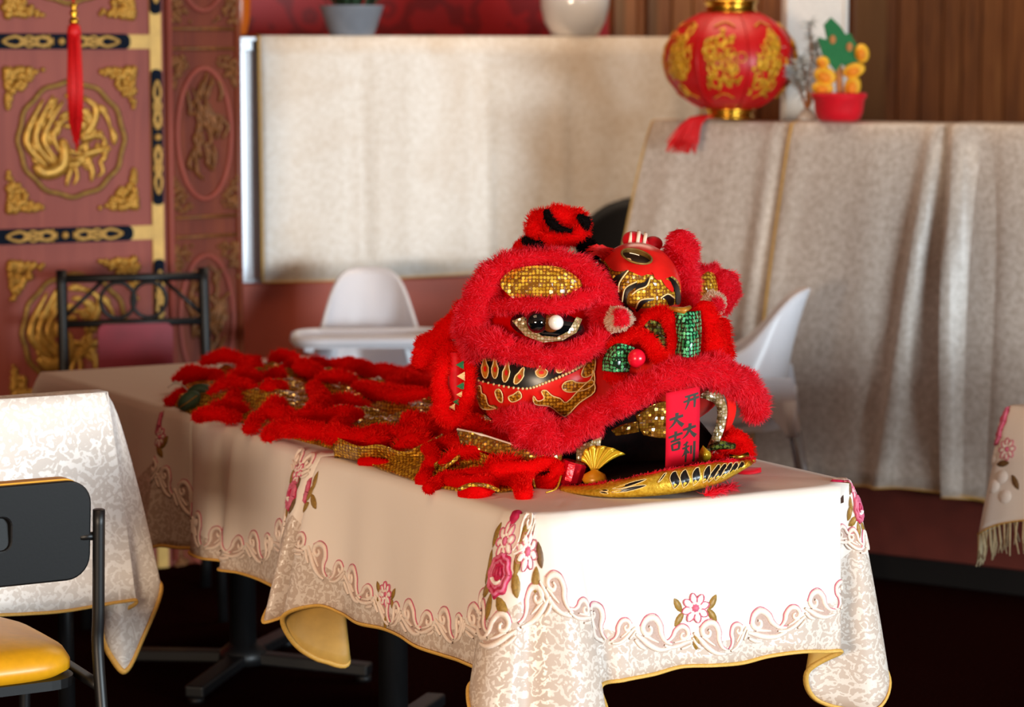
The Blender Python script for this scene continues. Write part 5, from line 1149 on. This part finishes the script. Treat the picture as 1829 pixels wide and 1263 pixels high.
# furry scallops lying in rows over the cape: flat, broad in the middle
rg = random.Random(12); k = 0
for row in range(12):
    for col in range(6):
        s0 = .05+.88*row/11+rg.uniform(-.02, .02); t0 = .06+.86*(col+.5*(row % 2))/6+rg.uniform(-.03, .03)
        if t0 > .97: continue
        q = cape_pt(s0, t0); qx, qy = proj(q)
        if 635 < qx < 790 and 705 < qy < 765: continue
        if qx < 400 and qy > 688: continue
        if rg.random() < .28: continue
        a = rg.gauss(.35, .55); L = rg.uniform(.035, .065); dv = np.array([math.cos(a), math.sin(a), 0]); pv = np.array([-dv[1], dv[0], 0]); bend = rg.uniform(-.02, .02)
        pts = [q+dv*L*u+pv*bend*(1-u*u)+UP*(.004+.020*(1-u*u)) for u in (-1, -.5, 0, .5, 1)]
        R0 = rg.uniform(.015, .022)
        fur_obj('fur_scallop', [(pts, [R0*.35, R0*.8, R0, R0*.85, R0*.4])], 'fur_scarlet', cape, L=.012, dens=70000, seed=200+k, w=.0015, droop=.2, core_seg=10, squash=.75); k += 1
# long wavy fur edges lying lengthwise
def tab(pts, r, seed, L=.009): return fur_obj('fur_trim', [([p for p in pts], [r*(.45+.55*math.sin(PI*(j+.6)/(len(pts)+.2))) for j in range(len(pts))])], 'fur_scarlet', cape, L=L, dens=75000, seed=seed, w=.0015, droop=.3, core_seg=10, squash=.75)
def CP(px, py, h): # a point h above the table top seen at the pixel
    return PZ(px, py, .752+h)
for i, (pts, r) in enumerate([
    ([(355, 745, .02), (372, 738, .035), (400, 742, .03), (420, 746, .02)], .02), ([(335, 685, .02), (360, 678, .03), (385, 670, .045), (390, 690, .03)], .02), ([(300, 718, .015), (318, 708, .02), (330, 700, .02)], .014),
    ([(405, 672, .03), (440, 668, .045), (470, 676, .04), (500, 690, .03)], .019), ([(420, 700, .04), (415, 720, .035), (400, 730, .03)], .02), ([(445, 765, .02), (470, 740, .04), (505, 738, .045), (530, 752, .04)], .02),
    ([(480, 780, .018), (490, 768, .03), (530, 765, .05), (570, 770, .05), (590, 785, .03)], .022), ([(500, 665, .04), (530, 654, .06), (560, 662, .06), (580, 680, .05)], .021), ([(590, 655, .06), (620, 648, .075), (660, 660, .07), (700, 662, .07), (735, 672, .06)], .021),
    ([(560, 690, .06), (575, 715, .06), (560, 735, .06), (540, 745, .05)], .022), ([(620, 745, .06), (600, 770, .055), (625, 780, .05), (680, 775, .055), (740, 770, .06), (800, 775, .06)], .024), ([(640, 690, .07), (680, 700, .07), (720, 705, .08), (760, 700, .09)], .024),
    ([(690, 670, .06), (730, 680, .065), (770, 690, .07), (800, 700, .08)], .022), ([(560, 745, .05), (610, 738, .06), (640, 740, .06)], .02), ([(780, 740, .08), (830, 750, .08), (860, 760, .07)], .022), ([(760, 800, .05), (800, 790, .06), (830, 795, .06)], .018),
    ([(700, 690, .07), (745, 660, .08), (780, 655, .1)], .022)]):
    tab([CP(*q) for q in pts], r, 70+i)
# hanging gold scallops along the near edge
def frill(name, top, bot, mat, n=26, amp=.008, par=None):
    T = catmull([PZ(a, b, .752+h) for a, b, h in top], n); B = catmull([PZ(a, b, .752+h) for a, b, h in bot], n)
    G = [[T[i]*(1-t)+B[i]*t+np.array([0, -.012*math.sin(PI*t)+amp*math.sin(i*.9)*t, 0]) for t in np.linspace(0, 1, 7)] for i in range(n)]
    return MB().grid(G).build(name, mat, par or cape, solid=.003)
frill('gold_frill', [(597, 778, .05), (640, 796, .045), (680, 794, .05), (720, 806, .045), (760, 790, .06), (790, 775, .07)], [(598, 816, .004), (640, 822, .006), (690, 826, .004), (735, 832, .004), (770, 836, .004), (800, 830, .01)], 'sequin_gold')
frill('gold_frill', [(775, 828, .04), (800, 812, .055), (830, 798, .065), (870, 812, .06), (910, 826, .05), (950, 838, .04)], [(778, 848, .004), (805, 850, .006), (840, 846, .01), (880, 850, .012), (930, 862, .008), (958, 872, .004)], 'sequin_gold')
# red felt tongues at the near edge
def tongue(top_path, w, mat='fur_scarlet', seed=1, r=.012): return fur_obj('fur_tongue', [([CP(*q) for q in top_path], r)], mat, cape, L=.005, dens=90000, seed=seed, w=.0013, droop=.2)
for i, (pth, r) in enumerate([([(768, 803, .05), (775, 820, .04), (765, 840, .02), (756, 856, .012)], .014), ([(765, 872, .008), (800, 852, .02), (850, 846, .03), (890, 850, .03), (920, 860, .02), (935, 880, .012)], .013), ([(800, 860, .015), (850, 862, .02), (880, 862, .02)], .012),
                              ([(828, 882, .008), (850, 880, .012), (870, 878, .010)], .012), ([(935, 884, .01), (938, 850, .03), (950, 838, .035)], .013), ([(960, 862, .012), (985, 858, .02), (995, 830, .045), (975, 815, .05)], .013), ([(647, 824, .01), (670, 826, .01), (690, 830, .008)], .009), ([(885, 835, .045), (930, 836, .045), (985, 826, .05)], .012)]):
    tongue(pth, 0, seed=100+i, r=r)
petal2 = lambda pts, mat, nm: MB().tube(catmull([CP(*q) for q in pts], 20), .004, 8).build(nm, mat, cape)
petal2([(820, 874, .02), (842, 866, .03), (870, 868, .028), (890, 876, .016)], 'sequin_gold', 'gold_cord'); MB().tube(catmull([CP(*q) for q in [(975, 880, .006), (994, 872, .012), (1002, 850, .03)]], 14), .0018, 6).build('gold_cord', 'gold_jaw', cape); petal2([(770, 846, .012), (790, 838, .03), (812, 822, .05), (822, 812, .055)], 'sequin_gold', 'gold_cord')
# tail rosette: two dark green leaves and silver hairs
for i, (x, y, h, rx, rz_, an) in enumerate(((338, 716, .03, .03, .02, .6), (358, 702, .04, .032, .022, .1))):
    c0 = CP(x, y, h); MB().ball(c0, (rx, .016, rz_), 18, 12, Matrix.Rotation(-an, 3, 'Y')).build('tail_leaf', 'leaf_dark', cape)
    MB().tube([c0+np.array([-rx*.8*math.cos(an), -.012, -rx*.8*math.sin(an)]), c0+np.array([0, -.017, 0]), c0+np.array([rx*.8*math.cos(an), -.012, rx*.8*math.sin(an)])], .0018, 5).build('leaf_vein', 'embroid_leaf', cape)
for i in range(5): MB().tube(catmull([CP(338, 700, .03), CP(328-i*3, 690-i*2, .04), CP(312-i*3, 680+i*3, .035)], 8), .0016, 5).build('silver_thread', 'white_post', cape)
# ------------------------------------------------------------------ red paper strip with brush writing, held in the mouth
tl, tr, br_, bl = PD(1189, 702, 4.875), PD(1250, 690, 4.90), PD(1247, 832, 4.93), PD(1188, 842, 4.905)
def paper(x, y, off=0):
    q = (tl*(1-x)+tr*x)*(1-y)+(bl*(1-x)+br_*x)*y; return q+np.array([0, -.012*math.sin(PI*y)-off, off*.1])
strip = MB().grid([[paper(x, y) for y in np.linspace(0, 1, 16)] for x in np.linspace(0, 1, 6)]).build('paper_strip', 'paper_red', solid=.0008)
tag(strip, 'red paper strip with black brush writing hanging from the lion mouth', 'paper strip')
def stroke(b, pts, w):
    Q = catmull([(x, y, ww) for (x, y), ww in zip(pts, w)], 14); L = []; 
    T = np.gradient(Q[:, :2]*np.array([61, 142]), axis=0); T /= np.linalg.norm(T, axis=1)[:, None]+1e-9; S = np.column_stack([-T[:, 1]/61, T[:, 0]/142])
    G = [[paper(*(Q[i, :2]-S[i]*Q[i, 2]), .0012), paper(*(Q[i, :2]+S[i]*Q[i, 2]), .0012)] for i in range(14)]; b.grid(G)
def glyph(strokes, x0, y0, sx, sy):
    b = MB()
    for pts, w in strokes: stroke(b, [(x0+x*sx, y0+y*sy) for x, y in pts], [q*1.25 for q in w])
    b.build('brush_character', 'ink', strip)
DA = [([(.02, .40), (.5, .33), (.98, .26)], [1.6, 2.2, 1.8]), ([(.55, .0), (.5, .4), (.3, .75), (.0, 1.0)], [2.4, 2.2, 1.6, .5]), ([(.5, .42), (.72, .72), (.98, .95)], [1.0, 2.2, 3.0])]
JI = [([(.0, .26), (.5, .2), (1., .14)], [1.5, 2.0, 1.6]), ([(.52, .0), (.5, .22), (.48, .46)], [2.2, 1.8, 1.6]), ([(.16, .5), (.5, .46), (.86, .42)], [1.4, 1.8, 1.4]), ([(.26, .64), (.28, .8), (.32, .98)], [1.8, 1.6, 1.4]), ([(.26, .66), (.55, .62), (.78, .6), (.74, .96)], [1.4, 1.6, 2.0, 1.4]), ([(.32, .95), (.55, .94), (.74, .93)], [1.3, 1.5, 1.3])]
LI = [([(.42, .0), (.28, .08), (.08, .14)], [1.8, 1.5, .8]), ([(.0, .3), (.3, .26), (.55, .2)], [1.4, 1.6, 1.2]), ([(.3, .08), (.3, .5), (.28, .98)], [1.6, 1.7, 1.2]), ([(.28, .32), (.16, .55), (.0, .68)], [1.4, 1.2, .5]), ([(.32, .36), (.45, .48), (.52, .56)], [.8, 1.4, 1.8]), ([(.7, .2), (.7, .4), (.7, .62)], [1.6, 1.6, 1.2]), ([(.95, .02), (.95, .5), (.93, .98), (.82, .9)], [1.8, 1.8, 1.5, .5])]
KAI = [([(.0, .45), (.5, .36), (1., .26)], [1.4, 1.8, 1.6]), ([(.1, .1), (.5, .06), (.95, .0)], [1.2, 1.6, 1.4]), ([(.35, .1), (.32, .5), (.12, 1.0)], [1.8, 1.7, .6]), ([(.72, .05), (.72, .5), (.7, .95)], [1.8, 1.8, 1.2])]
glyph(KAI, .52, .08, .46, .17); glyph(DA, .10, .27, .42, .18); glyph(JI, .08, .50, .42, .25); glyph(DA, .50, .43, .40, .18); glyph(LI, .50, .66, .38, .27)
